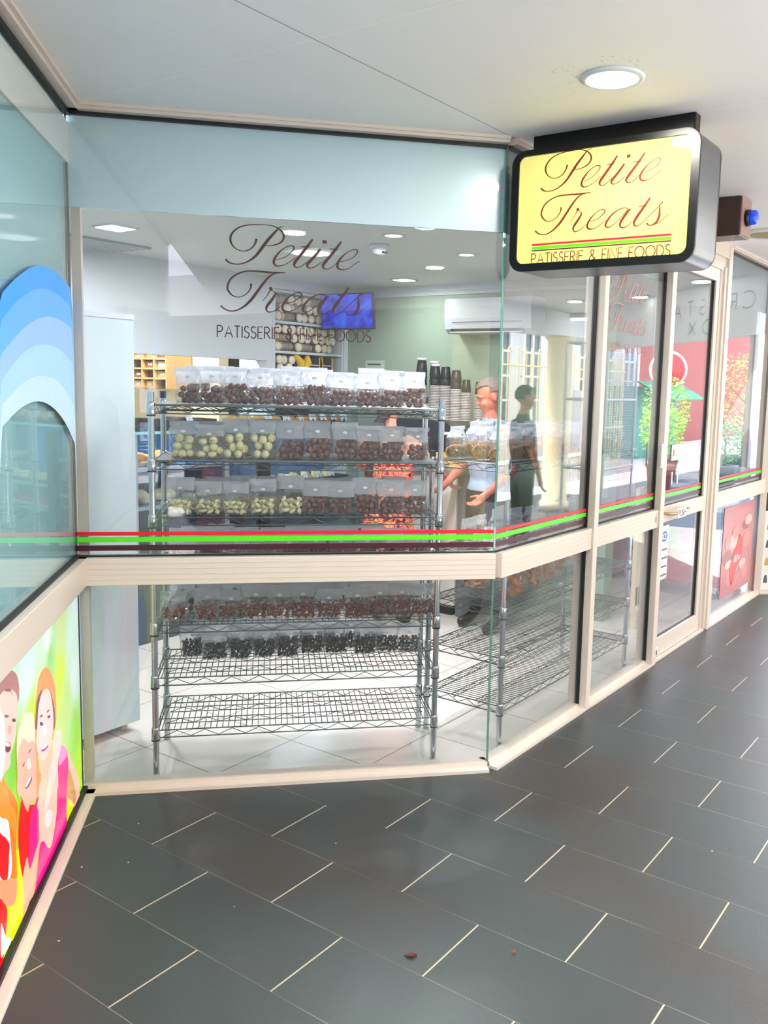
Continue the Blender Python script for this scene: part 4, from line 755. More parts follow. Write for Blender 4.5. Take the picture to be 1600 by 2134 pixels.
def bag_kind(kind, v):
    W_, Hh, Dp = .113, .150, .062; seed = v * 17 + len(kind)
    if kind == 'milk chocolate balls': nm = 'chocolate_balls'; f = .5
    elif kind == 'biscuits': Hh = .165; Dp = .075; nm = 'biscuits'; f = .6
    elif kind == 'bread chips': W_ = .17; Hh = .15; Dp = .11; nm = 'bread_chips'; f = .66
    elif kind == 'black liquorice balls': Hh = .135; nm = 'liquorice_balls'; f = .56
    else: nm = {'white chocolate balls': 'chocolate_balls', 'white chocolate almonds': 'chocolate_almonds', 'small chocolate balls': 'chocolate_balls', 'chocolate almonds': 'chocolate_almonds', 'wrapped sweets': 'sweets'}[kind]; f = .52
    if kind in ('chocolate almonds', 'small chocolate balls'): Hh = .135
    root = pouch(W_, Hh, Dp, seed, f).build('sweet_bag')
    mb = MB()
    if kind == 'milk chocolate balls': fill_balls(mb, W_ * .92, Dp * .9, .072 + .012 * (v % 2), .0142, CHOC, seed)
    elif kind == 'white chocolate balls': fill_balls(mb, W_ * .98, Dp * 1.0, .094, .0182, WCH, seed)
    elif kind == 'white chocolate almonds': fill_balls(mb, W_ * .92, Dp * .9, .068, .0125, WCH, seed, (1.35, .72, .72))
    elif kind == 'chocolate almonds': fill_balls(mb, W_ * .92, Dp * .9, .062, .0135, CHOC2, seed, (1.3, .8, .8))
    elif kind == 'small chocolate balls': fill_balls(mb, W_ * .92, Dp * .9, .066, .0082, CHOC2, seed, tries=700, sub=1)
    elif kind == 'black liquorice balls': fill_balls(mb, W_ * .92, Dp * .9, .078, .0085, LIQ, seed, tries=700, sub=1)
    elif kind == 'wrapped sweets': fill_balls(mb, W_ * .9, Dp * .9, .06, .011, PAPER, seed, (1.2, .8, .8), sub=1)
    elif kind == 'biscuits':
        q = random.Random(seed); n = 6
        for i in range(n):
            x = -.040 + .08 * i / (n - 1); a = q.uniform(-.2, .2)
            M_ = T(x, q.uniform(-.006, .006) + .012 * (i % 2), .036 + .004 * (i % 2), 1.0 + a, 0, PI / 2 + .15)
            mb.lathe([(.0, -.004), (.028, -.004)], COOK, 16, M=M_); mb.lathe([(.028, -.004), (.0315, -.0035), (.033, 0), (.0315, .0035), (.028, .004)], mat('browned_biscuit_edge', (176, 120, 56), .7), 16, M=M_); mb.lathe([(.028, .004), (0, .004)], COOK, 16, M=M_)
    else:
        q = random.Random(seed)
        for i in range(46):
            M_ = T(q.uniform(-.06, .06), q.uniform(-.035, .035), q.uniform(.015, .085), q.uniform(0, 6), q.uniform(0, 3), q.uniform(0, 3))
            mb.add([(-.026, -.014, .003), (0, -.017, -.002), (.026, -.012, .003), (-.024, .014, -.003), (0, .016, .003), (.024, .014, -.002), (-.026, -.014, .006), (0, -.017, .001), (.026, -.012, .006), (-.024, .014, 0), (0, .016, .006), (.024, .014, .001)],
                   [(0, 1, 4, 3), (1, 2, 5, 4), (6, 9, 10, 7), (7, 10, 11, 8), (0, 6, 7, 1), (1, 7, 8, 2), (3, 4, 10, 9), (4, 5, 11, 10), (0, 3, 9, 6), (2, 8, 11, 5)], CRISP, M=M_)
    c = mb.build(nm, root)
    # small oval paper label on the header
    mb = MB(); mb.poly([(.010 * math.cos(a * PI / 7), Hh * .74 + .0055 * math.sin(a * PI / 7)) for a in range(14)], -Dp * .13 - .0135, -Dp * .13 - .0128, mat('grey_label_paper', (206, 212, 218), .5))
    mb.build('paper_label', root)
    return root
BANK = {}
def bag(kind, M, label, group):
    v = R_.randrange(3); key = (kind, v)
    if key not in BANK:
        b = bag_kind(kind, v); b.matrix_world = M; tag(b, label, 'bag', group); BANK[key] = b; return b
    return dup(BANK[key], M, label, group)
def put_row(FRM, xs, y, z, kinds, where, row, jit=.006, tilt=.06, skip=()):
    n = len(xs)
    for i, x in enumerate(xs):
        if i in skip: continue
        k = kinds[i] if isinstance(kinds, list) else kinds
        M = FRM @ T(x, y + R_.uniform(-jit, jit), z + .004, R_.uniform(-.16, .16), R_.uniform(-tilt, tilt * .3)) @ Matrix.Diagonal((R_.uniform(.94, 1.04), R_.uniform(.9, 1.05), R_.uniform(.88, 1.08), 1))
        bag(k, M, 'clear bag of %s on the %s, %s, %s from left' % (k, where, row, ordn(i)), 'bagged %s on the %s' % (k, where))
MC, WB_, WAl = 'milk chocolate balls', 'white chocolate balls', 'white chocolate almonds'
xsA = [.413, .505, .60, .70, .81, .92, 1.03, 1.14, 1.245, 1.34]
put_row(FA, xsA, .155, 1.566, MC, 'top shelf', 'front row')
put_row(FA, [x + .03 for x in xsA[:9]], .255, 1.566, MC, 'top shelf', 'back row')
xsB = [.39, .495, .60, .71, .82, .935, 1.05, 1.15, 1.25, 1.36]
put_row(FA, xsB, .15, 1.341, [WB_] * 4 + [MC] * 6, 'second shelf', 'front row')
put_row(FA, [x + .02 for x in xsB[:9]], .26, 1.341, [WB_] * 4 + [MC] * 5, 'second shelf', 'back row')
xsC = [.375, .487, .597, .71, .825, .93, 1.035, 1.14, 1.25, 1.355]
put_row(FA, xsC, .155, 1.107, [WAl] * 5 + [MC] * 5, 'third shelf', 'front row')
put_row(FA, [x + .03 for x in xsC[:9]], .27, 1.107, [WAl] * 4 + [MC] * 5, 'third shelf', 'back row')
xsD = [.38, .49, .60, .71, .82, .93, 1.04, 1.15, 1.26, 1.37]
put_row(FA, xsD, .16, .886, MC, 'fourth shelf', 'front row')
put_row(FA, [x + .04 for x in xsD[:9]], .28, .886, MC, 'fourth shelf', 'back row')
CAl, SB = 'chocolate almonds', 'small chocolate balls'
put_row(FA, [.345, .48, .58, .68, .78, .88, .99, 1.112, 1.21, 1.307, 1.405], .15, .657, [CAl, CAl, CAl, CAl, CAl, SB, SB, SB, SB, SB, SB], 'fifth shelf', 'front row', .015, .1)
put_row(FA, [.37, .48, .59, .70, .81, .92, 1.03, 1.14, 1.25, 1.36], .30, .657, [CAl] * 5 + [SB] * 5, 'fifth shelf', 'back row')
put_row(FA, [.40, .50, .61, .715, .82, .93, 1.04, 1.17, 1.275, 1.375], .35, .432, 'black liquorice balls', 'sixth shelf', 'front row', .03, .12)
put_row(FA, [.45, .56, .67, .78, .89, 1.0, 1.11, 1.22], .44, .432, 'black liquorice balls', 'sixth shelf', 'back row', .01, .1)
xs2 = [.06 + .209 + .118 * i for i in range(12)]
put_row(FB, xs2, .13, 1.323, 'biscuits', 'right-hand rack top', 'front row', .01)
put_row(FB, [x + .04 for x in xs2[:11]], .25, 1.323, 'biscuits', 'right-hand rack top', 'middle row', .01)
put_row(FB, [x + .02 for x in xs2[:11]], .38, 1.323, 'biscuits', 'right-hand rack top', 'back row', .01)
put_row(FB, [x + .02 for x in xs2], .15, .902, 'wrapped sweets', 'right-hand rack second shelf', 'front row', .02, .2)
put_row(FB, [x + .05 for x in xs2[:11]], .33, .902, 'wrapped sweets', 'right-hand rack second shelf', 'back row', .02, .2)
for i, (al, be, rz) in enumerate(((.50, .18, .2), (.53, .42, 1.2), (.74, .22, .1), (.95, .25, .6), (1.22, .3, .3), (1.45, .25, .9), (.76, .42, 1.0))):
    bag('bread chips', FB @ T(al, be, .664, rz), 'clear bag of toasted bread chips on the right-hand rack, %s along from its near end' % ordn(i), 'bagged bread chips')
# ------------------------------------------------------------- display case (be 2.63 .. 3.04)
DB = mat('case_blue_interior', (30, 84, 130), .35, coat=.3); SILV = mat('case_aluminium', (176, 190, 198), .3, .7)
dc = empty('display_case', FB @ T(0, 2.63, 0), 'long glass patisserie display case with black post and blue shelves', 'display case')
def part(nm, parent, *boxes):
    mb = MB()
    for b in boxes: mb.box(*b[:6], b[6], bev=b[7] if len(b) > 7 else 0)
    return mb.build(nm, parent)
part('plinth', dc, (-1.0, 2.27, .03, .36, 0, .50, mat('case_base', (70, 84, 82), .4)))
part('base_trim', dc, (-1.0, 2.27, 0, .38, .50, .55, SILV))
part('rear_panel', dc, (-1.0, 2.27, .37, .39, .55, 1.33, DB))
part('post', dc, (1.18, 1.27, -.015, .04, .5, 1.30, BLACK))
part('post', dc, (.12, .17, -.0, .03, .55, 1.33, SILV)); part('post', dc, (2.24, 2.27, 0, .03, .55, 1.33, SILV)); part('post', dc, (.86, .9, 0, .03, .55, 1.2, SILV))
part('top_deck', dc, (-1.0, 2.27, -.01, .39, 1.325, 1.342, mat('case_top_glass', (120, 170, 176), .1, coat=.6)))
for a, b, z in ((-1.0, 1.18, 1.10), (-1.0, 1.18, .86), (1.27, 2.26, .91), (1.27, 2.26, .74)):
    part('shelf', dc, (a, b, .03, .36, z, z + .012, mat('case_shelf_blue', (52, 120, 160), .2, coat=.4)), (a, b, .012, .03, z - .006, z + .016, SILV))
part('front_glass', dc, (-1.0, 1.18, 0, .005, .55, 1.325, GLASS_CLEAR), (1.27, 2.24, 0, .005, .55, 1.325, GLASS_CLEAR))
part('sneeze_guard', dc, (-1.0, 2.27, .005, .009, 1.342, 1.60, GLASS_CLEAR), (-1.0, 2.27, .005, .39, 1.60, 1.605, GLASS_CLEAR))
part('guard_post', dc, (.99, 1.0, .0, .012, 1.342, 1.60, SILV), (1.07, 1.08, .0, .012, 1.342, 1.60, SILV), (2.26, 2.27, 0, .012, 1.342, 1.60, SILV))
lamp('case_light', T(.1, .2, 1.31), 1.8, 5, (.85, .95, 1), dc, 'RECTANGLE', .05); lamp('case_light', T(1.75, .2, 1.31), .9, 3, (.85, .95, 1), dc, 'RECTANGLE', .05)
BROWNIE = mat('chocolate_log', (58, 30, 24), .6, noise=(40, .3)); SCONE = mat('scone', (214, 158, 78), .8, noise=(60, .2)); SANDW = mat('bread', (226, 196, 150), .8, noise=(40, .12)); LETT = mat('lettuce', (140, 190, 90), .6, noise=(60, .3))
ORB = mat('orange_pastry', (216, 130, 60), .5, noise=(40, .2)); PINK = mat('pink_berry_slice', (206, 60, 96), .5, noise=(70, .5)); CRM = mat('custard_cream', (240, 226, 180), .5, noise=(50, .1)); TRAYM = mat('black_tray', (16, 20, 28), .25, coat=.4)
FCs = FB @ T(0, 2.63, 0)
def blob(mb, c, r, sc3, m, seed, k=.15):
    q = random.Random(seed); bm = bmesh.new(); bmesh.ops.create_icosphere(bm, subdivisions=3, radius=1)
    ph = [q.uniform(0, 6) for _ in range(6)]
    for v in bm.verts:
        d = 1 + k * (math.sin(v.co.x * 4 + ph[0]) * math.sin(v.co.y * 5 + ph[1]) + .5 * math.sin(v.co.z * 9 + ph[2]) * math.sin(v.co.x * 8 + ph[3]))
        v.co = Vector((c[0] + v.co.x * sc3[0] * r * d, c[1] + v.co.y * sc3[1] * r * d, c[2] + max(-.75, v.co.z) * sc3[2] * r * d))
    bmesh_to(mb, bm, m)
def bmesh_to(mb, bm, m): mb.bm(bm, m, True)
def pastry(name, x, y, z, r, sc3, m, label, cat, group, seed, tri=False):
    mb = MB()
    if tri:
        a, h, d = r, r * .9, r * .5
        mb.add([(-a, -d, 0), (a, -d, 0), (-a, -d, h), (-a, d, 0), (a, d, 0), (-a, d, h)], [(0, 1, 2), (5, 4, 3), (0, 3, 4, 1), (1, 4, 5, 2), (2, 5, 3, 0)], SANDW)
        mb.add([(-a * 1.03, -d * .2, .004), (a * 1.04, -d * .2, .004), (-a * 1.03, -d * .2, h * 1.03), (-a * 1.03, d * .2, .004), (a * 1.04, d * .2, .004), (-a * 1.03, d * .2, h * 1.03)], [(0, 1, 2), (5, 4, 3), (0, 3, 4, 1), (1, 4, 5, 2), (2, 5, 3, 0)], m)
    else: blob(mb, (0, 0, r * sc3[2] * .75), r, sc3, m, seed)
    return tag(mb.build(name, M=FCs @ T(x, y, z, (seed * 1.7) % 6 if not tri else .3)), label, cat, group)
def tray(x0, x1, y0, y1, z, label):
    t = MB(); t.box(x0, x1, y0, y1, z, z + .006, TRAYM); t.box(x0, x1, y0, y0 + .006, z, z + .018, TRAYM); t.box(x0, x1, y1 - .006, y1, z, z + .018, TRAYM); t.box(x0, x0 + .006, y0, y1, z, z + .018, TRAYM); t.box(x1 - .006, x1, y0, y1, z, z + .018, TRAYM)
    tag(t.build('tray', M=FCs), label, 'tray')
def pricetag(x, y, z, w_, where, i):
    mb = MB(); mb.box(-w_ / 2, w_ / 2, -.001, .001, 0, .045, PAPER, M=T(0, 0, .02, 0, -.4)); mb.box(-.006, .006, -.003, .008, 0, .03, BLACK)
    for k in range(2): mb.box(-w_ * .35, w_ * .3, -.0018, -.001, .016 + k * .012, .019 + k * .012, GREYT, M=T(0, 0, .02, 0, -.4))
    tag(mb.build('price_tag', M=FCs @ T(x, y, z, R_.uniform(-.3, .3))), 'small white price tag standing %s, %s from left' % (where, ordn(i)), 'price tag', 'price tags in the display case')
TOP = 1.342
tray(.20, .90, .06, .33, TOP, 'long black tray under the dark chocolate slabs on top of the case')
tray(.98, 1.55, .06, .33, TOP, 'black tray of scones on top of the case, left of the other scone tray'); tray(1.58, 2.22, .06, .33, TOP, 'black tray of fruit pastries on top of the case, at its right end')
for i in range(6):
    mb = MB(); mb.box(-.05, .05, -.10, .10, 0, .07 - .006 * (i % 3), BROWNIE, bev=.008)
    tag(mb.build('chocolate_slab', M=FCs @ T(.28 + .11 * i, .19, TOP + .007, .05 * (-1) ** i)), 'dark chocolate cake slab on top of the display case, %s from left' % ordn(i), 'cake', 'chocolate slabs on the display case')
for i in range(4): pastry('scone', 1.06 + .13 * i, .15, TOP + .008, .055, (1.1, 1, .75), SCONE, 'golden fruit scone on top of the display case, %s from left' % ordn(i), 'scone', 'scones on the display case', i)
for i in range(5): pastry('pastry', 1.65 + .125 * i, .16, TOP + .008, .045, (1.1, 1, .8), ORB, 'orange fruit pastry on top of the display case, %s from left' % ordn(i), 'pastry', 'orange pastries on the display case', i + 9)
for i, x in enumerate((.62, 1.32, 1.5, 1.66, 1.78, 1.9, 2.02, 2.14)): pricetag(x, .05, TOP + .02, .06, 'on top of the case', i)
for i in range(3): pastry('croissant', .2 + .2 * i - .1, .2, 1.112, .085, (1.2, .8, .6), ORB, 'large brown filled roll on the upper left case shelf, %s from left' % ordn(i), 'roll', 'rolls in the display case', i + 20)
for i in range(3): pastry('salad_roll', .22 + .2 * i - .1, .2, .872, .08, (1.2, .8, .6), (LETT, SANDW, CRM)[i], ('green salad mound', 'pale bread roll', 'cream bun')[i] + ' on the lower left case shelf', 'food', 'food on the lower left case shelf', i + 30)
for i in range(5): pastry('custard_tart', .7 + .1 * i, .18, .872, .045, (1, 1, .5), CRM, 'pale custard tart on the lower case shelf left of the black post, %s from left' % ordn(i), 'tart', 'tarts left of the black post', i + 34)
tray(1.30, 2.2, .05, .34, .922, 'long dark blue tray on the upper shelf right of the black post')
for i in range(7): pastry('sandwich', 1.36 + .12 * i, .16, .93, .06, (1, 1, 1), (CRM, LETT)[i % 2], 'triangular filled sandwich on the shelf right of the black post, %s from left' % ordn(i), 'sandwich', 'sandwiches in the display case', i, True)
for i, x in enumerate((1.33, 1.52, 1.7, 1.86, 2.0)): pricetag(x, .05, .925, .065, 'before the sandwiches', i)
for i in range(5):
    mb = MB(); mb.box(-.055, .055, -.09, .09, 0, .05, PINK, bev=.006); mb.box(-.055, .055, -.09, .09, -.0, .018, CRM)
    tag(mb.build('berry_slice', M=FCs @ T(1.35 + .125 * i, .17, .753)), 'pink berry slice on the lower shelf right of the black post, %s from left' % ordn(i), 'cake', 'pink berry slices in the case')
for i in range(3):
    mb = MB(); mb.box(-.05, .05, -.08, .08, 0, .04, CRM, bev=.006)
    tag(mb.build('vanilla_slice', M=FCs @ T(1.98 + .115 * i, .17, .753)), 'cream vanilla slice beside the pink berry slices, %s from left' % ordn(i), 'cake', 'vanilla slices in the case')
# ------------------------------------------------------------- white cabinet at left, kitchen shelf
wc = empty('white_cabinet', FB, 'tall white laminate cabinet behind the left end of the front window', 'cabinet')
part('carcass', wc, (-1.5, -.655, 1.535, 2.05, .05, 1.945, WHITEG, .002)); part('top_panel', wc, (-1.5, -.65, 1.53, 2.05, 1.925, 1.948, WHITE))
for x in (-.70, -1.40):
    mb = MB(); mb.lathe([(.016, 0), (.018, .01), (.014, .05)], CREAM, 12, (x, 1.60, 0)); mb.build('foot', wc)
ph_ = empty('pigeonhole_shelf', FS @ T(-4.44, 1.34, 1.58), 'timber pigeonhole shelf of small boxes on the cream kitchen wall', 'shelf')
WOOD = mat('pale_timber', (206, 168, 110), .5, noise=(9, .15)); CARD = mat('brown_card', (150, 100, 62), .7)
part('frame', ph_, *[(0, .60, 0, .25, z, z + .014, WOOD) for z in (0, .078, .156, .234, .30)], *[(x, x + .012, 0, .25, 0, .31, WOOD) for x in (0, .15, .30, .45, .60)], (0, .61, .235, .25, 0, .31, WOOD))
for i in range(4):
    for j in range(4):
        if (i + j) % 4 == 3: continue
        b = MB(); b.box(-.06, .06, 0, .18, 0, .05, (CARD, WOOD, mat('pale_box', (222, 200, 160), .7))[(i * 2 + j) % 3]); b.box(-.03, .02, -.001, 0, .018, .034, PAPER)
        tag(b.build('small_box', M=FS @ T(-4.44 + .081 + .15 * i, 1.37, 1.58 + .015 + .078 * j)), 'small labelled box in the kitchen pigeonhole shelf, column %s, %s row up' % (ordn(i), ordn(j)), 'box', 'boxes in the pigeonhole shelf')
# ------------------------------------------------------------- tall cup cabinet
cc = empty('cup_cabinet', FB @ T(1.74, 3.06, 0), 'tall white open cabinet stacked with paper cups, left of the screen', 'cabinet')
CW, CD = .82, .38
part('side_panel', cc, (0, .02, 0, CD, 0, 2.37, WHITE)); part('side_panel', cc, (CW - .02, CW, 0, CD, 0, 2.37, WHITE)); part('back_panel', cc, (0, CW, CD - .01, CD, 0, 2.37, BLACK))
for z in (.1, .9, 1.66, 1.885, 2.115, 2.35): part('shelf', cc, (.02, CW - .02, .0, CD - .01, z, z + .02, WHITE))
part('face_frame', cc, (-.02, .0, -.012, 0.0, 0, 2.37, WHITE), (CW, CW + .03, -.012, .0, 0, 2.37, WHITE))
CUPW = mat('cup_base_card', (238, 226, 196), .7)
def cup_stack_h():
    mb = MB(); prof = [(.0, 0.0), (.030, 0.0), (.033, .004)]
    mb.lathe(prof, CUPW, 16, axis='y')
    for k in range(9):
        y = .004 + k * .016; mb.lathe([(.033, y), (.036, y + .010)], CUPW if k % 1 == 0 else BLACK, 16, axis='y'); mb.lathe([(.0375, y + .010), (.0375, y + .016)], BLACK, 16, axis='y')
    return mb.build('cup_stack')
def cup_stack_side():
    mb = MB()
    for k in range(12):
        x = k * .0105; mb.lathe([(.035, x), (.037, x + .005)], CUPW, 14, axis='x'); mb.lathe([(.0385, x + .005), (.0385, x + .0095)], BLACK, 14, axis='x')
    return mb.build('cup_stack')
cs0, cs1 = None, None
def place_cup(kind, M, label, group):
    global cs0, cs1
    if kind == 0:
        if cs0 is None: cs0 = cup_stack_h(); cs0.matrix_world = M; return tag(cs0, label, 'paper cups', group)
        return dup(cs0, M, label, group)
    if cs1 is None: cs1 = cup_stack_side(); cs1.matrix_world = M; return tag(cs1, label, 'paper cups', group)
    return dup(cs1, M, label, group)
for s_, (zs, rows, xr, yn) in enumerate(((2.135, 3, (.05, .62), 'top'), (1.905, 3, (.05, .76), 'middle'), (1.68, 3, (.05, .26), 'lower'))):
    for r_ in range(rows):
        x = xr[0] + .034 + (.036 if r_ % 2 else 0); i = 0
        while x < xr[1]:
            kd = 1 if R_.random() < .28 and x < xr[1] - .13 else 0
            lab = 'paper cup sleeve %s, %s shelf of cup cabinet, row %s, %s along' % ('lying sideways' if kd else 'end-on', yn, ordn(r_), ordn(min(i, 13)))
            place_cup(kd, FB @ T(1.74 + x - (.0 if kd == 0 else .03), 3.06 + (.02 if kd == 0 else .06) + R_.uniform(-.01, .02), zs + .038 + r_ * .066 if s_ < 2 else 1.68 + .038 + r_ * .06), lab, 'paper cups in the cup cabinet')
            x += .076 if kd == 0 else .15; i += 1
YB = mat('yellow_fabric', (236, 190, 10), .6, noise=(30, .1))
for i, (x, w_) in enumerate(((.50, .13), (.66, .12))):
    t = empty('tool_bag', FB @ T(1.74 + x, 3.10, 1.682), ('left' if not i else 'right') + ' black and yellow insulated bag on the cup cabinet shelf', 'bag', None)
    part('body', t, (-w_ / 2, w_ / 2, 0, .2, 0, .19, BLACK, .008)); part('yellow_panel', t, (-w_ / 2 + .008, w_ / 2 - .008, -.004, .0, .015, .07, YB)); part('trim_strip', t, (-w_ / 2, w_ / 2, -.003, 0, .12, .127, PAPER))
    mb = MB(); mb.tube([(-w_ / 2, -.004, 0), (-w_ / 2 + .004, -.006, .14), (-w_ / 2 - .01, -.004, .2)], .005, YB, 6); mb.tube([(w_ / 2, -.004, 0), (w_ / 2 - .002, -.006, .19)], .005, YB, 6); mb.build('strap', t)
mb = MB()
for i, (x0, z0, x1, z1) in enumerate(((.27, .20, .36, .02), (.42, .19, .37, .03))): mb.tube([(x0, 0, z0), ((x0 + x1) / 2 + .01, -.02, (z0 + z1) / 2 + .03), (x1, 0, z1)], [.02, .036, .012], YB, 8)
tag(mb.build('yellow_cloth', M=FB @ T(1.74, 3.10, 1.685)), 'crumpled yellow cloth on the cup cabinet shelf left of the black bags', 'cloth')
# ------------------------------------------------------------- screen, air conditioner, notice, ceiling things
scn = bpy.data.materials.new('screen_picture'); scn.use_nodes = True; nt = scn.node_tree; b_ = nt.nodes['Principled BSDF']
tc = nt.nodes.new('ShaderNodeTexCoord'); nz = nt.nodes.new('ShaderNodeTexNoise'); nz.inputs['Scale'].default_value = 9; nz.inputs['Detail'].default_value = 3; nt.links.new(tc.outputs['Object'], nz.inputs[0])
r = nt.nodes.new('ShaderNodeValToRGB'); r.color_ramp.elements[0].position = .35; r.color_ramp.elements[0].color = col(2, 10, 110); r.color_ramp.elements[1].position = .7; r.color_ramp.elements[1].color = col(40, 120, 255); r.color_ramp.elements.new(.5).color = col(8, 40, 230)
nt.links.new(nz.outputs['Fac'], r.inputs[0]); nt.links.new(r.outputs[0], b_.inputs['Emission Color']); b_.inputs['Emission Strength'].default_value = .55; b_.inputs['Base Color'].default_value = (0, 0, 0, 1); b_.inputs['Roughness'].default_value = .15
tv = empty('television', FS @ T(-2.77, 2.26, 2.235, .12, .10), 'blue television screen on a wall arm beside the cup cabinet', 'television')
part('housing', tv, (-.25, .25, .0, .03, -.145, .14, BLACK, .004)); part('screen', tv, (-.24, .24, -.002, .0, -.132, .130, scn)); part('wall_arm', tv, (-.03, .03, .035, .32, -.03, .03, BLACK))
ac = empty('air_conditioner', FS @ T(-1.55, 2.61, 2.19), 'white split-system air conditioner high on the pale green wall', 'air conditioner')
mb = MB(); pf = [(0, -.13), (-.16, -.13), (-.20, -.10), (-.215, -.02), (-.215, .09), (-.20, .125), (0, .13)]
n = len(pf); vv = [(-.37, y, z) for y, z in pf] + [(.37, y, z) for y, z in pf]
mb.add(vv, [tuple(range(n)), tuple(range(2 * n - 1, n - 1, -1))] + [(i, i + n, (i + 1) % n + n, (i + 1) % n) for i in range(n)], WHITE); mb.build('casing', ac)
part('outlet_slot', ac, (-.31, .31, -.212, -.10, -.125, -.098, BLACK)); part('louvre', ac, (-.31, .31, -.225, -.15, -.128, -.120, WHITE)); part('panel_seam', ac, (-.30, .30, -.2165, -.214, -.052, -.047, GREYT))
no = MB(); no.box(-.1, .1, -.004, 0, -.16, .16, mat('notice_paper', (196, 210, 198), .7)); no.box(-.08, .06, -.0048, -.004, .12, .135, GREYT)
for k in range(9): no.box(-.08, .0 + .02 * (k % 4), -.0048, -.004, .09 - k * .026, .096 - k * .026, GREYT)
tag(no.build('notice', M=FS @ T(-2.75, 2.608, 1.70)), 'printed paper notice on the pale green wall below the television', 'notice')
def ceil_rect(al, be, L, Wd, e, label):
    t = empty('ceiling_light', FB @ T(al, be, 2.45), label, 'ceiling light')
    part('frame', t, (-L / 2 - .015, L / 2 + .015, -Wd / 2 - .015, Wd / 2 + .015, -.008, 0, WHITE)); part('diffuser', t, (-L / 2, L / 2, -Wd / 2, Wd / 2, -.011, -.008, emis('shop_lamp_glow', (245, 255, 255), 5)))
    lamp('lamp_light', T(0, 0, -.03), L, e * LAMP, (1, .97, 1), t, 'RECTANGLE', Wd)
ceil_rect(-.25, 2.22, .14, .14, 36, 'square lit ceiling light in the shop, near the left end of the front window')
ceil_rect(2.2, 2.16, .12, .12, 9, 'small lit ceiling light in front of the pale green wall')
ceil_rect(.25, .62, .5, .3, 50, 'added ceiling panel hidden behind the spandrel, to brighten the chocolate rack')  # out of sight above the spandrel edge; added to brighten shop and bags
ceil_rect(.9, 3.7, .5, .3, 44, 'lit ceiling light in the cream kitchen behind the opening')
ceil_rect(3.7, 1.4, .5, .4, 10, 'lit ceiling light over the red freezer')
for i, (al, be, lb) in enumerate(((.604, 1.037, 'round lit shop downlight nearest the front window, beside the smoke detector'), (1.34, 1.052, 'round lit shop downlight between the smoke detector and the air conditioner'))):
    t = empty('downlight', FB @ T(al, be, 2.45), lb, 'downlight')
    mb = MB(); mb.lathe([(.062, 0), (.06, -.006), (.048, -.006), (.046, 0)], WHITE, 24); mb.build('trim_ring', t)
    mb = MB(); mb.lathe([(0, -.004), (.046, -.004)], LAMPG, 24); mb.build('lens', t); lamp('lamp_light', T(0, 0, -.02), .09, 22 * LAMP, (1, .97, 1), t)
t = empty('smoke_detector', FB @ T(.825, 1.309, 2.45), 'white round smoke detector on the shop ceiling', 'smoke detector')
mb = MB(); mb.lathe([(.058, 0), (.055, -.018), (.045, -.024)], WHITE, 24); mb.build('base', t)
mb = MB(); mb.lathe([(.042, -.024), (.038, -.05), (.02, -.058), (0, -.058)], WHITE, 24); mb.box(-.018, .018, -.045, -.035, -.05, -.04, BLACK); mb.build('sensor_head', t)
part_ = MB(); part_.box(-.35, .35, -.22, .22, -.012, 0, mat('grey_vent_grille', (150, 156, 146), .5))
for k in range(9): part_.box(-.35, .35, -.2 + k * .05, -.19 + k * .05, -.016, -.012, WHITE)
tag(part_.build('ceiling_grille', M=FB @ T(-.05, 2.86, 2.45)), 'grey rectangular air grille in the shop ceiling at far left', 'vent')
# ------------------------------------------------------------- coffee counter
ct = empty('coffee_counter', FB, 'pale coffee counter in front of the green wall', 'counter')
STONE = mat('grey_stone_top', (120, 124, 128), .3, noise=(30, .1)); PALEG = mat('pale_counter_front', (226, 222, 214), .4)
part('body', ct, (2.02, 2.56, 1.52, 2.36, .08, 1.04, PALEG, .01)); part('plinth', ct, (2.06, 2.52, 1.56, 2.32, 0, .08, BLACK)); part('worktop', ct, (1.98, 2.58, 1.44, 2.38, 1.04, 1.08, STONE, .006))
part('end_panel', ct, (2.03, 2.56, 1.46, 1.52, .0, 1.04, mat('grey_end_panel', (96, 100, 106), .4), .02))
em = empty('espresso_machine', FB @ T(2.28, 1.92, 1.081), 'black espresso machine stacked with paper cups on the coffee counter', 'coffee machine')
mb = MB(); pf = [(-.40, 0), (-.42, .10), (-.36, .22), (-.26, .30), (-.14, .335), (.34, .335), (.38, .30), (.38, 0)]
n = len(pf); vv = [(-.20, y, z) for y, z in pf] + [(.20, y, z) for y, z in pf]
mb.add(vv, [tuple(range(n)), tuple(range(2 * n - 1, n - 1, -1))] + [(i, i + n, (i + 1) % n + n, (i + 1) % n) for i in range(n)], mat('espresso_body', (16, 22, 34), .25, coat=.5)); mb.build('body', em)
part('drip_tray', em, (-.24, -.2, -.36, .34, .02, .06, STEEL)); part('cup_rail', em, (-.20, -.19, -.10, .36, .36, .37, STEEL), (.19, .20, -.10, .36, .36, .37, STEEL)); part('badge', em, (-.204, -.2, -.30, -.22, .235, .255, PAPER))
mb = MB(); mb.tube([(-.2, -.1, .2), (-.29, -.1, .19), (-.30, -.1, .10)], .012, STEEL, 8); mb.tube([(-.2, .12, .2), (-.29, .12, .19), (-.30, .12, .10)], .012, STEEL, 8); mb.build('group_head', em)
gr = empty('coffee_grinder', FB @ T(2.30, 1.36 + .02, 1.08), 'black coffee grinder with clear bean hopper at the right end of the coffee counter', 'grinder')
gr.matrix_world = FB @ T(2.40, 1.46, 1.081)
part('body', gr, (-.08, .08, -.03, .09, 0, .36, BLACK, .01))
mb = MB(); mb.lathe([(.03, .36), (.045, .40), (.085, .50), (.09, .56)], film('smoked_hopper', (120, 110, 100), .06), 18, (0, .03, 0)); mb.build('bean_hopper', gr)
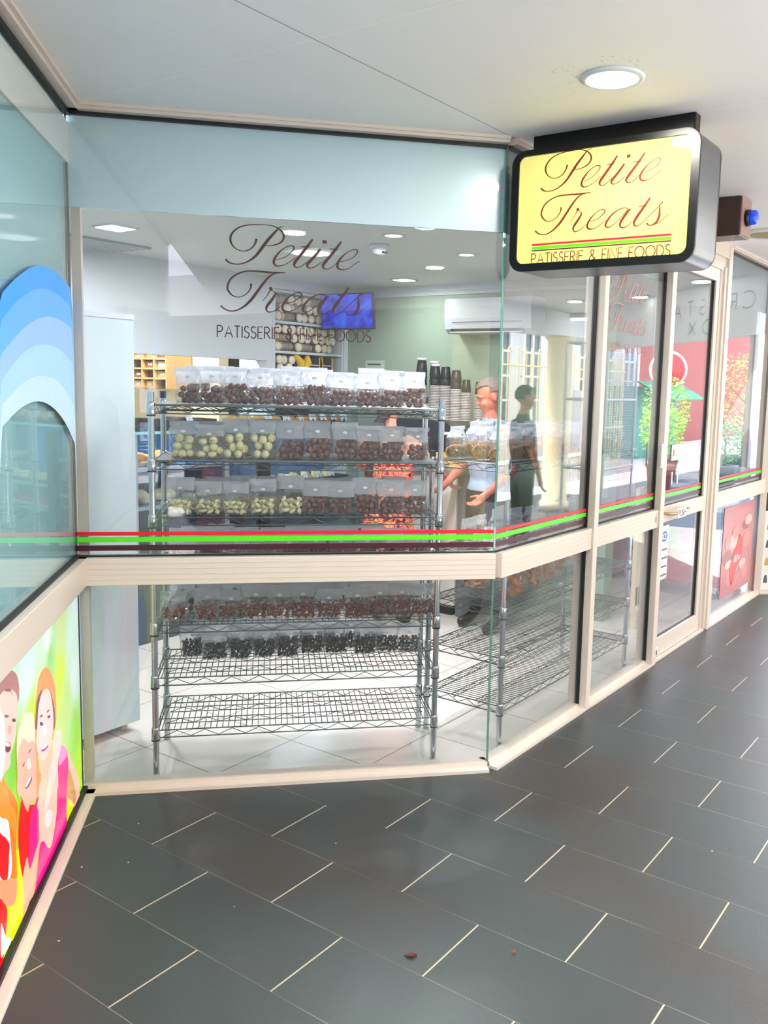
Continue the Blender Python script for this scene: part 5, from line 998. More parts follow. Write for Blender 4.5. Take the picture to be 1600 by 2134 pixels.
mb = MB(); mb.lathe([(.0, .37), (.03, .37), (.046, .41), (.07, .455), (0, .47)], mat('coffee_beans', (44, 24, 16), .5, noise=(90, .5)), 18, (0, .03, 0)); mb.build('beans', gr)
mb = MB(); mb.lathe([(.094, .56), (.094, .575), (0, .58)], BLACK, 18, (0, .03, 0)); mb.build('hopper_lid', gr)
STRP = mat('cup_ripple_card', (196, 190, 184), .6)
def cup_tower(x, y, z, n_l, n_b, r, label, white=False):
    t = empty('cup_tower', FB @ T(x, y, z), label, 'paper cups', 'towers of paper cups on the espresso machine')
    mb = MB()
    for k in range(n_l):
        zz = k * .0115; mb.lathe([(r * .93, zz), (r, zz + .002), (r * .98, zz + .0085)], STRP, 14); mb.lathe([(r * .95, zz + .0085), (r * .95, zz + .0115)], BLACK, 14)
    mb.build('ripple_cups', t)
    z0 = n_l * .0115; mb = MB()
    for k in range(n_b):
        zz = z0 + k * .045; mb.lathe([(r * .9, zz), (r * .95, zz + .006), (r * .72, zz + .085), (r * .62, zz + .09), (0, zz + .09)], BLACK, 14)
    mb.build('black_cups', t)
    if white:
        mb = MB(); mb.lathe([(r * .8, z0 + n_b * .045 + .046), (r * .82, z0 + n_b * .045 + .062), (0, z0 + n_b * .045 + .064)], PAPER, 14); mb.build('white_lid', t)
for i, (y, x, nl, nb, r, wh) in enumerate(((2.05, 2.16, 14, 1, .042, True), (1.95, 2.16, 22, 3, .045, True), (1.875, 2.22, 20, 3, .042, True), (1.81, 2.14, 22, 2, .042, True), (1.735, 2.16, 22, 2, .043, False), (1.655, 2.18, 20, 2, .044, False), (1.58, 2.2, 18, 1, .038, False), (1.53, 2.3, 17, 1, .036, False))):
    cup_tower(x, y, 1.416 if y > 1.62 else 1.416, nl, nb, r, 'tower of striped and black paper cups on the espresso machine, %s from left' % ordn(i), wh)
bx = MB(); bx.box(-.06, .06, -.09, .09, 0, .11, mat('kraft_box', (232, 190, 110), .6), bev=.004); tag(bx.build('kraft_box', M=FB @ T(2.08, 1.62, 1.081, .2)), 'yellow-brown cardboard box on the front edge of the coffee counter', 'box')
# ------------------------------------------------------------- people
SKIN = mat('skin', (212, 146, 118), .5, noise=(14, .05)); SKIN2 = mat('ruddy_skin', (196, 112, 86), .5, noise=(14, .08))
def region_mesh(name, parts_, voxel, mats, fn, parent=None):
    """join closed lumps into one continuous skin and give each face the material of its region"""
    me = bpy.data.meshes.new(name); bm = bmesh.new()
    for m_ in parts_: bm.from_mesh(m_)
    bm.to_mesh(me); bm.free()
    o = bpy.data.objects.new(name + '_src', me); COL.objects.link(o)
    md = o.modifiers.new('r', 'REMESH'); md.mode = 'VOXEL'; md.voxel_size = voxel
    ms = o.modifiers.new('s', 'SMOOTH'); ms.iterations = 3; ms.factor = .5
    dg = bpy.context.evaluated_depsgraph_get(); res = bpy.data.meshes.new_from_object(o.evaluated_get(dg))
    bpy.data.objects.remove(o)
    res.name = name; res.materials.clear()
    for m_ in mats: res.materials.append(m_)
    for p in res.polygons: p.material_index = fn(p.center); p.use_smooth = True
    q = bpy.data.objects.new(name, res); COL.objects.link(q)
    if parent: q.parent = parent
    return q
def skin_graph(V, E, sub=1):
    me = bpy.data.meshes.new('g'); me.from_pydata([v[0] for v in V], E, []); o = bpy.data.objects.new('g', me); COL.objects.link(o)
    md = o.modifiers.new('k', 'SKIN'); md.use_smooth_shade = True
    for i, v in enumerate(V):
        sv = me.skin_vertices[0].data[i]; r = v[1]; sv.radius = r if isinstance(r, tuple) else (r, r); sv.use_root = (i == 0)
    s_ = o.modifiers.new('s', 'SUBSURF'); s_.levels = sub; s_.render_levels = sub
    dg = bpy.context.evaluated_depsgraph_get(); res = bpy.data.meshes.new_from_object(o.evaluated_get(dg)); bpy.data.objects.remove(o)
    return res
def lump(c, r3, rot=None, sub=3):
    bm = bmesh.new(); bmesh.ops.create_icosphere(bm, subdivisions=sub, radius=1)
    for v in bm.verts:
        p = Vector((v.co.x * r3[0], v.co.y * r3[1], v.co.z * r3[2])); p = rot @ p if rot else p; v.co = p + Vector(c)
    me = bpy.data.meshes.new('l'); bm.to_mesh(me); bm.free(); return me
def person(name, M, Ht, label, skin, top, bottom, fnmat, hair, hairstyle, larm, rarm, headyaw=0, headpitch=0, waist=0, extra=(), wide=1.0, skirt=False, voxel=.0075):
    """local: feet at z 0, facing -y; larm/rarm = (elbow, wrist) points for the person's left (+x) and right (-x) arm, in a 1.75 m body"""
    t = empty(name, M @ Matrix.Scale(Ht / 1.75, 4), label, 'person')
    k = wide
    V = [((0, 0, .96), (.165 * k, .12)), ((0, -.0, 1.08), (.15 * k, .11)), ((0, .005, 1.24), (.165 * k, .12)), ((0, .01, 1.38), (.165 * k, .105)), ((0, .01, 1.47), (.08, .07)), ((0, -.005, 1.53), (.055, .055)), ((0, -.012, 1.60), (.05, .055)),
         ((.10, 0, .90), (.10, .11)), ((.11, -.01, .50), (.062, .065)), ((.115, .015, .30), (.058, .06)), ((.115, .02, .09), (.042, .045)), ((.12, -.05, .05), (.045, .04)), ((.13, -.14, .035), (.042, .032)),
         ((-.10, 0, .90), (.10, .11)), ((-.11, -.01, .50), (.062, .065)), ((-.115, .015, .30), (.058, .06)), ((-.115, .02, .09), (.042, .045)), ((-.12, -.05, .05), (.045, .04)), ((-.13, -.14, .035), (.042, .032))]
    E = [(0, 1), (1, 2), (2, 3), (3, 4), (4, 5), (5, 6), (0, 7), (7, 8), (8, 9), (9, 10), (10, 11), (11, 12), (0, 13), (13, 14), (14, 15), (15, 16), (16, 17), (17, 18)]
    P = [skin_graph(V, E, 1)]
    P += [lump((0, .005, 1.22), (.19 * k, .125, .26)), lump((0, .0, .98), (.175 * k, .13, .14))]
    for sx, (el, wr) in ((1, larm), (-1, rarm)):
        sh = Vector((sx * .175 * k, .01, 1.40)); el = Vector(el); wr = Vector(wr); d = (wr - el).normalized()
        A_ = [((sh.x * .6, sh.y, sh.z), (.07, .07)), (tuple(sh), (.066, .066)), (tuple(sh.lerp(el, .5)), (.052, .052)), (tuple(el), (.042, .042)), (tuple(el.lerp(wr, .4)), (.040, .040)), (tuple(wr), (.027, .023)), (tuple(wr + d * .05), (.036, .018)), (tuple(wr + d * .09), (.036, .016))]
        P.append(skin_graph(A_, [(i, i + 1) for i in range(7)], 1))
        side = d.cross(Vector((0, 1, 0))); side = side.normalized() if side.length > .1 else Vector((1, 0, 0)); dn = d.cross(side).normalized()
        for j, (off, ln) in enumerate(((-.027, .062), (-.009, .075), (.009, .07), (.026, .055))):
            b0 = wr + d * .085 + side * off; b1 = b0 + d * ln * .5 + dn * .006; b2 = b1 + d * ln * .35 + dn * .018; b3 = b2 + d * ln * .1 + dn * .018
            P.append(skin_graph([(tuple(b0 - d * .02), (.009, .009)), (tuple(b0), (.0095, .0095)), (tuple(b1), (.009, .009)), (tuple(b2), (.008, .008)), (tuple(b3), (.007, .007))], [(0, 1), (1, 2), (2, 3), (3, 4)], 1))
        b0 = wr + d * .03 - side * .03; b1 = b0 + d * .035 - side * .025 + dn * .01; b2 = b1 + d * .028 - side * .005 + dn * .01
        P.append(skin_graph([(tuple(b0), (.013, .013)), (tuple(b1), (.010, .010)), (tuple(b2), (.008, .008))], [(0, 1), (1, 2)], 1))
    HR = Matrix.Rotation(headyaw, 3, 'Z') @ Matrix.Rotation(headpitch, 3, 'X'); HC = Vector((0, -.012, 1.645))
    h = lambda p: tuple(HR @ Vector(p) + HC)
    P += [lump(h((0, .012, .035)), (.076, .096, .088), HR), lump(h((0, -.02, -.03)), (.060, .070, .075), HR), lump(h((0, -.045, -.075)), (.036, .035, .028), HR), lump(h((0, -.085, -.012)), (.0135, .022, .024), HR), lump(h((0, -.098, -.022)), (.016, .012, .010), HR),
          lump(h((.077, .012, -.005)), (.010, .020, .032), HR), lump(h((-.077, .012, -.005)), (.010, .020, .032), HR), lump(h((0, -.072, .022)), (.055, .022, .012), HR), lump(h((.035, -.06, -.03)), (.026, .024, .022), HR), lump(h((-.035, -.06, -.03)), (.026, .024, .022), HR),
          lump(h((0, -.083, -.050)), (.024, .010, .007), HR), lump(h((0, -.079, -.061)), (.020, .010, .007), HR)]
    for e in extra: P.append(e)
    if skirt:
        bm = bmesh.new(); bmesh.ops.create_cone(bm, cap_ends=True, segments=24, radius1=.27, radius2=.17, depth=.6)
        for v in bm.verts: v.co = Vector((v.co.x, v.co.y * .75, v.co.z + .70))
        me = bpy.data.meshes.new('sk'); bm.to_mesh(me); bm.free(); P.append(me)
    body = region_mesh('body', P, voxel, [skin, top, bottom, BLACK], fnmat, t)
    hp = MB()
    for sx in (-1, 1):
        hp.ball(h((sx * .03, -.083, .004)), .009, mat('eye_white', (214, 204, 196), .3), 2, (1.2, .5, .42), rot=HR); hp.ball(h((sx * .03, -.088, .004)), .0055, mat('iris_dark', (40, 28, 22), .2), 2, (1, .5, 1), rot=HR)
    hp.build('eyes', t)
    mo = MB(); mo.tube([h((-.022, -.088, -.055)), h((0, -.094, -.0555)), h((.022, -.088, -.055))], .0016, mat('lip_line', (110, 44, 40), .5), 5); mo.build('mouth', t)
    bw = MB()
    for sx in (-1, 1): bw.tube([h((sx * .046, -.082, .022)), h((sx * .032, -.092, .028)), h((sx * .016, -.093, .024))], [.003, .0045, .003], hair, 6)
    bw.build('eyebrows', t)
    # hair: cap over the skull, open at the face
    q = random.Random(3); bm = bmesh.new(); bmesh.ops.create_icosphere(bm, subdivisions=4, radius=1)
    kill = []
    for v in bm.verts:
        p = v.co.copy(); low = -.25 if p.y > .1 else (.30 - .0 * p.y); front = p.y < -.15
        if p.z < (-.55 if p.y > .25 else (-.05 if p.y > -.25 else .42)): kill.append(v); continue
        g = 1 + .035 * math.sin(p.x * 22 + p.z * 9) * math.sin(p.z * 15 + p.y * 7) + q.uniform(-.01, .012)
        v.co = HR @ Vector((p.x * .084 * g, .012 + p.y * .106 * g, .040 + p.z * .100 * g)) + HC
    bmesh.ops.delete(bm, geom=kill, context='VERTS')
    mb = MB(); mb.bm(bm, hair, True)
    if hairstyle == 'braid':
        pts = [h((0, .09, .02)), h((.03, .13, -.10)), (.06, .13, 1.42), (.08, .135, 1.30), (.085, .13, 1.18), (.085, .12, 1.08)]
        pp = catmull(pts, 6); mb.tube(pp, [.045 * (1 - .5 * i / len(pp)) * (1 + .22 * math.sin(i * 1.9)) for i in range(len(pp))], hair, 10)
    mb.build('hair', t)
    return t
POLO = mat('grey_blue_polo', (150, 166, 190), .75, noise=(40, .05)); TROU = mat('black_trousers', (8, 8, 11), .9, spec=.15)
def cloth_fn(neck, sleeve_z, waist, sleeves):
    def f(c):
        if c.z > neck and abs(c.x) < .13: return 0
        if c.z < .085: return 3
        if c.z < waist and abs(c.x) < .24 and c.y > -.2: return 2
        for a, b, lim in sleeves:      # arm: skin past the cuff
            a_ = Vector(a); b_ = Vector(b); ab = b_ - a_; tt = (c - a_).dot(ab) / ab.length_squared
            dist = ((c - a_) - ab * max(0, min(1.4, tt))).length
            if dist < .075 and tt > lim: return 0
        return 1
    return f
la, ra = ((.24, -.02, 1.14), (.20, -.22, 1.0)), ((-.25, -.03, 1.14), (-.17, -.25, 1.04))
man = person('person', T(.335, 5.95, 0, -.85), 1.70, 'man with short grey hair in grey-blue polo shirt standing beside the coffee counter, looking down', SKIN2, POLO, TROU,
             cloth_fn(1.50, 0, 1.0, ((la[0], la[1], -.25), (ra[0], ra[1], -.25))), mat('grey_hair', (112, 98, 90), .7, noise=(50, .3)), 'short', la, ra, -.55, .30)
col_ = MB(); col_.tube([(-.075, -.035, 1.485), (-.05, -.085, 1.47), (-.012, -.105, 1.44), (0, -.11, 1.40)], [.012, .014, .014, .006], POLO, 6); col_.tube([(.075, -.035, 1.485), (.05, -.085, 1.47), (.012, -.105, 1.44), (0, -.11, 1.40)], [.012, .014, .014, .006], POLO, 6); col_.build('collar', man)
lg = MB(); lg.lathe([(0, 0), (.024, 0)], PAPER, 16, M=T(.085, -.135, 1.30) @ Matrix.Rotation(PI / 2, 4, 'X')); lg.lathe([(0, 0), (.012, 0)], BLACK, 10, M=T(.085, -.137, 1.30) @ Matrix.Rotation(PI / 2, 4, 'X')); lg.build('chest_badge', man)
# floral dress
fm = bpy.data.materials.new('floral_fabric'); fm.use_nodes = True; nt = fm.node_tree; b_ = nt.nodes['Principled BSDF']; b_.inputs['Roughness'].default_value = .8
tc = nt.nodes.new('ShaderNodeTexCoord'); vo = nt.nodes.new('ShaderNodeTexVoronoi'); vo.inputs['Scale'].default_value = 11; nz = nt.nodes.new('ShaderNodeTexNoise'); nz.inputs['Scale'].default_value = 14; nz.inputs['Detail'].default_value = 3; nz.inputs['Distortion'].default_value = 2.2
nt.links.new(tc.outputs['Object'], vo.inputs['Vector']); nt.links.new(tc.outputs['Object'], nz.inputs['Vector'])
r = nt.nodes.new('ShaderNodeValToRGB'); r.color_ramp.interpolation = 'CONSTANT'; el = r.color_ramp.elements; el[0].color = col(28, 12, 22); el[0].position = 0; el[1].color = col(206, 20, 34); el[1].position = .40
for p_, c_ in ((.47, (244, 130, 100)), (.55, (250, 160, 110)), (.60, (190, 20, 40)), (.66, (226, 196, 40)), (.70, (60, 16, 30))):
    e = r.color_ramp.elements.new(p_); e.color = col(*c_)
nt.links.new(nz.outputs['Fac'], r.inputs[0]); nt.links.new(r.outputs[0], b_.inputs['Base Color'])
PEACH = mat('peach_floral_shoulder', (250, 160, 130), .8, noise=(30, .35))
la, ra = ((.33, -.05, 1.22), (.30, -.28, 1.12)), ((-.36, -.10, 1.20), (-.34, -.34, 1.08))
def wfn(c):
    if c.z > 1.49 and abs(c.x) < .12: return 0
    if c.z < .42: return 0 if c.z > .08 else 3
    for a, b in (la, ra):
        ab = Vector(b) - Vector(a); tt = (c - Vector(a)).dot(ab) / ab.length_squared
        if ((c - Vector(a)) - ab * max(0, min(1.5, tt))).length < .07 and tt > -.1: return 0
    if c.z > 1.33: return 1
    return 2
DH = mat('dark_brown_hair', (48, 26, 22), .6, noise=(60, .4))
wom = person('person', T(-.35, 6.0, 0, PI - .5), 1.60, 'woman in red and orange floral dress with dark braid, standing at the display case', SKIN, PEACH, fm, wfn, DH, 'braid', la, ra, .3, .15, skirt=True, wide=1.12)
# customer in the arcade, only mirrored
DK = mat('dark_green_shirt', (46, 60, 62), .8); DT = mat('dark_jeans', (30, 40, 60), .8)
la, ra = ((.25, .0, 1.13), (.24, -.08, .88)), ((-.25, .0, 1.13), (-.24, -.08, .88))
person('person', FB @ T(4.11, -2.16, 0, 2.2), 1.66, 'person in dark green shirt standing out in the arcade, mirrored in the right-hand window', SKIN, DK, DT,
       cloth_fn(1.5, 0, .98, ((la[0], la[1], -.2), (ra[0], ra[1], -.2))), mat('black_hair', (26, 28, 30), .6), 'short', la, ra, 0, .1, voxel=.012)
# ------------------------------------------------------------- red ice-cream freezer inside, beyond the door
fz = empty('drinks_freezer', FB @ T(3.80, .12, 0), 'red and pale blue freezer on castors, seen through the glass door', 'freezer')
part('base', fz, (0, .80, 0, .85, .10, .32, RED2, .03)); part('dark_band', fz, (.02, .80, .0, .83, .32, .36, mat('dark_red_band', (110, 10, 20), .3))); part('body', fz, (.03, .78, .03, .80, .36, .98, BLUEP, .02)); part('lid', fz, (.0, .80, 0, .83, .98, 1.03, WHITE, .01))
mb = MB(); mb.poly([(.03, .40), (.40, .52), (.78, .46), (.78, .50), (.40, .58), (.03, .46)], .024, .03, PAPER); mb.build('wave_graphic', fz)
for x in (.06, .74):
    for y in (.08, .78):
        mb = MB(); mb.lathe([(.04, -.012), (.04, .012)], BLACK, 16, (x, y, .04), axis='x'); mb.box(x - .02, x + .02, y - .02, y + .02, .05, .10, STEEL); mb.build('castor', fz)
rs = empty('drinks_fridge', FB @ T(4.05, 1.15, 0), 'low red drinks fridge with glass front, behind the freezer', 'fridge')
rs.matrix_world = rs.matrix_world @ Matrix.Diagonal((1, 1, .5, 1))
part('cabinet', rs, (0, .7, 0, .62, .08, 1.95, RED2, .02)); part('door_frame', rs, (-.03, 0, .02, .60, .12, 1.9, mat('fridge_grey', (150, 156, 160), .4))); part('door_glass', rs, (-.034, -.03, .07, .55, .2, 1.8, BLUEP)); part('handle', rs, (-.07, -.03, .035, .055, .8, 1.3, STEEL))
mb = MB()
for k in range(5):
    for j in range(6): mb.lathe([(.028, 0), (.03, .08), (.012, .14), (.012, .17), (0, .172)], (ORB, RED2, LETT, mat('cola', (60, 20, 14), .2))[(k * 2 + j) % 4], 8, (-.045 - .0 * k, .11 + .08 * j, .25 + .31 * k))
mb.build('bottle_display', rs)
bp = empty('slotted_panel', FB @ T(2.55, .36, 0), 'beige slotted plastic panel inside, seen low through the window left of the door', 'panel')
SL = mat('beige_plastic', (222, 206, 168), .5)
mb = MB(); mb.box(0, .22, 0, .03, .12, 1.0, SL)
for k in range(4): mb.box(.02 + .05 * k, .045 + .05 * k, -.004, .0, .17, .30, BLACK, M=Matrix.Rotation(0, 4, 'Z'))
mb.build('panel_board', bp); part('panel_leg', bp, (.02, .05, 0, .03, 0, .12, SL), (.17, .20, 0, .03, 0, .12, SL))
# stickers on the door and glass
def sticker(nm, FR, x0, x1, z0, z1, m, label, cat='sticker', y=-.006, mark=None):
    t = empty(nm, FR, label, cat); part('paper', t, (x0, x1, y - .0006, y, z0, z1, m))
    if mark:
        mb = MB(); mark(mb, x0, x1, z0, z1, y - .0012); mb.build('printing', t)
def m_lines(c):
    def f(mb, x0, x1, z0, z1, y):
        for k in range(4): mb.add([(x0 + .01, y, z0 + .02 + k * (z1 - z0) * .16), (x1 - .01, y, z0 + .02 + k * (z1 - z0) * .16), (x1 - .01, y, z0 + .032 + k * (z1 - z0) * .16), (x0 + .01, y, z0 + .032 + k * (z1 - z0) * .16)], [(0, 1, 2, 3)], GREYT)
        cx_, cz_ = (x0 + x1) / 2, z1 - (z1 - z0) * .2
        mb.add([(cx_ + .05 * math.cos(a * PI / 10), y, cz_ + .035 * math.sin(a * PI / 10)) for a in range(20)], [tuple(range(20))], c)
        text_strokes(mb, 'ICE', cx_ - .03, cz_ - .016, .06, .032, PAPER, y - .0006, th=.2)
    return f
sticker('sticker', FB, 1.985, 2.13, .50, .84, PAPER, 'white sticker with blue oval on the lower door glass', mark=m_lines(mat('oval_blue', (10, 80, 180), .4)))
def m_red(mb, x0, x1, z0, z1, y): mb.add([(x0 + .02, y, z0 + .03), (x0 + .05, y, z0 + .03), (x0 + .05, y, z1 - .03), (x0 + .02, y, z1 - .03)], [(0, 1, 2, 3)], RED)
sticker('sticker', FB, 2.10, 2.34, 1.24, 1.34, PAPER, 'white card with a small red mark on the upper door glass', mark=m_red)
for i, x in enumerate((2.12, 2.22)): sticker('sticker', FB, x, x + .02, 1.09, 1.17, PAPER, 'narrow white sticker low on the upper door glass, ' + ('left' if not i else 'right') + ' of the pair')
sticker('sticker', FB, 1.80, 1.83, 1.22, 1.36, PAPER, 'white and blue vertical sticker at the right edge of the window left of the door', y=-.052)
def m_bear(mb, x0, x1, z0, z1, y):
    q = random.Random(4); PK = (mat('print_pink', (206, 130, 124), .4), mat('print_brown', (150, 84, 80), .4), mat('print_rose', (226, 176, 170), .4))
    for k in range(16):
        cx_, cz_, a_, b_2 = q.uniform(x0 + .1, x1 - .12), q.uniform(z0 + .08, z1 - .08), q.uniform(.05, .13), q.uniform(.03, .07)
        cz_ = min(z1 - b_2 - .01, max(z0 + b_2 + .01, cz_)); cx_ = min(x1 - a_ - .01, max(x0 + a_ + .01, cx_))
        mb.add([(cx_ + a_ * math.cos(t * PI / 8), y - .0001 * k, cz_ + b_2 * math.sin(t * PI / 8)) for t in range(16)], [tuple(range(16))], PK[k % 3])
    mb.add([(.30 * a + 3.60, y - .002, .36 + .17 * b) for a, b in ((.0, -1), (.4, -.2), (.75, .2), (.7, 1.0), (.45, 1.3), (.25, .9), (-.1, .3), (-.3, -.1), (-.2, -.7))], [tuple(range(9))], mat('print_red', (232, 50, 56), .4))
    ribbon(mb, [(3.62, .37), (3.64, .42), (3.67, .37), (3.70, .42), (3.74, .38), (3.78, .41)], [.012] * 6, PAPER, y - .0026)
sticker('poster', FB, 3.30, 4.12, .13, .82, mat('print_ground', (186, 120, 124), .4), 'pink and brown picture print with a red shape, low on the window past the door', 'poster', mark=m_bear)
# posters beyond the corner
def m_blue(mb, x0, x1, z0, z1, y):
    for k in range(4): mb.add([(x0 + .02, y, z1 - .06 - .07 * k), (x1 - .03 - .02 * k, y, z1 - .06 - .07 * k), (x1 - .03 - .02 * k, y, z1 - .035 - .07 * k), (x0 + .02, y, z1 - .035 - .07 * k)], [(0, 1, 2, 3)], PAPER)
sticker('poster', FD, .035, .195, .96, 1.20, mat('poster_blue', (60, 120, 210), .5), 'blue printed poster on the glass beyond the far corner', 'poster', mark=m_blue)
sticker('poster', FD, .035, .195, 1.21, 1.42, PAPER, 'white poster with a red band above the blue poster', 'poster', mark=lambda mb, x0, x1, z0, z1, y: mb.add([(x0, y, z0), (x1, y, z0), (x1, y, z0 + .05), (x0, y, z0 + .05)], [(0, 1, 2, 3)], RED))
sticker('poster', FD, .035, .195, .70, .855, mat('poster_dark', (60, 56, 52), .5), 'dark brown poster below the rail beyond the far corner', 'poster')
def m_chess(mb, x0, x1, z0, z1, y):
    for i in range(1):
        for j in range(4): mb.add([(x0 + .04 + .11 * i, y, z0 + .06 + .15 * j), (x0 + .08 + .11 * i, y, z0 + .06 + .15 * j), (x0 + .07 + .11 * i, y, z0 + .13 + .15 * j), (x0 + .05 + .11 * i, y, z0 + .12 + .15 * j)], [(0, 1, 2, 3)], (GREYT, mat('ochre_ink', (210, 170, 90), .6))[(i + j) % 2])
sticker('poster', FD, .035, .195, .03, .695, PAPER, 'white poster of small grey drawings, lowest beyond the far corner', 'poster', mark=m_chess)
# ------------------------------------------------------------- courtyard side, seen as reflections
COLM = mat('cream_render', (236, 222, 184), .7, noise=(3, .04)); WHF = mat('white_facade', (226, 228, 226), .6, noise=(2, .03)); WGL = mat('facade_window_glass', (70, 92, 100), .1, coat=.5)
for i, al in enumerate((7.65, 4.2, .9, -2.4)):
    mb = MB(); mb.lathe([(.20, 0), (.20, .12), (.17, .14), (.17, 2.3), (.21, 2.34), (.21, 2.36)], COLM, 32)
    tag(mb.build('column', M=FB @ T(al, -3.6, 0)), 'round cream column along the open edge of the arcade, %s from the far end' % ordn(i), 'column', 'arcade columns')
mb = MB(); mb.box(-7.5, 9.5, -3.80, -3.42, 2.36, ZC + .14, WHF); tag(mb.build('trim_5', M=FB), kind='structure')
tb = empty('tube_light', FB @ T(7.6, -3.1, 0), 'long fluorescent tube light on the arcade ceiling, mirrored in the window', 'light')
part('batten', tb, (-.05, .05, -.62, .62, 2.60, 2.652, WHITE)); mb = MB(); mb.tube([(0, -.6, 2.585), (0, .6, 2.58)], .018, emis('tube_glow', (255, 255, 255), 8), 10); mb.build('tube', tb)
for i, (al, be, lb) in enumerate(((-.8, -3.1, 'unseen pendant tube added to brighten the arcade ceiling, nearer the camera'), (1.3, -3.2, 'unseen pendant tube added to brighten the arcade ceiling, beyond the first'))):
    pt = empty('fill_tube', FB @ T(al, be, 0), lb, 'light')  # unseen tubes and point lamps, added to brighten the arcade ceiling
    part('batten', pt, (-.6, .6, -.02, .02, 2.36, 2.385, WHITE)); part('stem', pt, (-.45, -.44, -.005, .005, 2.385, ZC, STEEL), (.44, .45, -.005, .005, 2.385, ZC, STEEL))
    mb = MB(); mb.tube([(-.58, 0, 2.34), (.58, 0, 2.34)], .014, emis('tube_glow', (255, 255, 255), 8), 10); mb.build('tube', pt)
    for sx in (-.35, .35):
        pd = bpy.data.lights.new('lamp_light', 'POINT'); pd.energy = 26; pd.shadow_soft_size = .06; pd.color = (.95, .98, 1)
        po = bpy.data.objects.new('lamp_light', pd); COL.objects.link(po); po.parent = pt; po.location = (sx, -.09, 2.40)
# facade with french windows
fa = empty('facade', FB @ T(0, -8.2, 0), 'white building front with tall paned windows across the courtyard', 'building')
mb = MB(); mb.box(9.0, 22, -.3, 0, 0, 5.2, WHF); mb.build('wall', fa)
for i in range(8):
    x = 10.45 + 1.45 * i; f = MB(); f.box(x, x + .9, 0, .05, .75, .83, WHF); f.box(x, x + .9, 0, .05, 2.92, 3.0, WHF)
    for k in range(3): f.box(x + .41 * k, x + .41 * k + .08, 0, .06, .83, 2.92, PAPER)
    for k in range(3): f.box(x, x + .9, .0, .05, 1.35 + .55 * k, 1.40 + .55 * k, PAPER)
    w_ = f.build('window_frame', fa); g_ = MB(); g_.box(x + .04, x + .86, .005, .015, .83, 2.92, WGL); g_.build('window_pane', w_)
mb = MB(); mb.box(12.6, 13.2, -.0, .14, 0, 5.0, COLM); mb.box(9.0, 9.6, -.0, .14, 0, 5.0, COLM); mb.build('pilaster', fa)
# cream hoop-top fence
hf = empty('hoop_fence', FB @ T(8.6, -6.2, -.13), 'cream hoop-topped metal fence across the courtyard', 'fence')
FC_ = mat('cream_fence_paint', (244, 224, 160), .5)
mb = MB()
for z in (.15, .95, 2.2): mb.tube([(0, 0, z), (7.6, 0, z)], .018, FC_, 6)
mb.build('rail', hf)
for i in range(26):
    x = .1 + .29 * i; mb = MB(); pts = [(x, 0, .05), (x, 0, 2.45)] + [(x + .06 - .06 * math.cos(a * PI / 6), 0, 2.45 + .07 * math.sin(a * PI / 6)) for a in range(1, 6)] + [(x + .12, 0, 2.45), (x + .12, 0, .05)]
    mb.tube(pts, .012, FC_, 6); mb.build('hoop', hf)
# rolling mesh cage with a poster
mc = empty('mesh_cage', FB @ T(6.15, -2.75, 0, -.05), 'grey steel mesh cage trolley holding an orange and white poster', 'trolley')
GS = mat('galvanised_steel', (186, 190, 196), .4, .2)
for x in (0, 1.0):
    for y in (0, .5): mb = MB(); mb.tube([(x, y, 0), (x, y, 2.2)], .018, GS, 8); mb.build('post', mc)
for z in (.75, 1.55, 2.2): mb = MB(); mb.tube([(0, 0, z), (1.0, 0, z)], .016, GS, 8); mb.tube([(0, .5, z), (1.0, .5, z)], .016, GS, 8); mb.tube([(0, 0, z), (0, .5, z)], .016, GS, 8); mb.build('rail', mc)
mb = MB()
for k in range(40): mb.tube([(.0 + k * .025, .48, .1), (.0 + k * .025, .48, 2.1)], .0022, GS, 4, False)
for k in range(66): mb.tube([(0, .48, .1 + k * .03), (1.0, .48, .1 + k * .03)], .0022, GS, 4, False)
mb.build('mesh_panel', mc)
part('poster_board', mc, (.3, .75, -.03, -.02, .95, 1.65, PAPER), (.3, .75, -.034, -.03, 1.42, 1.65, ORB))
# planters and shrubs in the courtyard
def shrub(x, y, h, r, seed, c, pot, label):
    q = random.Random(seed); t = empty('potted_shrub', FB @ T(x, y, -.13), label, 'plant', None)
    mb = MB(); mb.lathe([(r * .45, 0), (r * .5, .02), (r * .62, .42), (r * .66, .45), (r * .58, .45), (r * .5, .38), (0, .38)], pot, 18); mb.build('pot', t)
    mb = MB(); mb.tube([(0, 0, .38), (.02, 0, h * .6), (0, .01, h * .8)], [.03, .022, .012], mat('bark', (96, 76, 56), .8), 8)
    for k in range(6): a = q.uniform(0, 6); mb.tube([(0, 0, h * (.4 + .06 * k)), (r * .6 * math.cos(a), r * .6 * math.sin(a), h * (.6 + .06 * k))], [.012, .005], mat('bark', (96, 76, 56), .8), 5)
    mb.build('stem', t)
    vv, ff = [], []
    for _ in range(1500):
        a = q.uniform(0, 2 * PI); u = q.uniform(-1, 1); rr = q.uniform(.55, 1.0) ** .5; s_ = math.sqrt(1 - u * u)
        p = Vector((r * rr * s_ * math.cos(a), r * rr * s_ * math.sin(a), h * .72 + h * .34 * rr * u)); L_ = q.uniform(.03, .06)
        d = Vector((q.uniform(-1, 1), q.uniform(-1, 1), q.uniform(-.4, .9))).normalized(); s2 = d.orthogonal().normalized() * L_ * .32
        o_ = len(vv); vv += [p, p + d * L_ * .5 + s2, p + d * L_, p + d * L_ * .5 - s2]; ff.append((o_, o_ + 1, o_ + 2, o_ + 3))
    mb = MB(); mb.add(vv, ff, c); mb.build('foliage', t, norm=False)
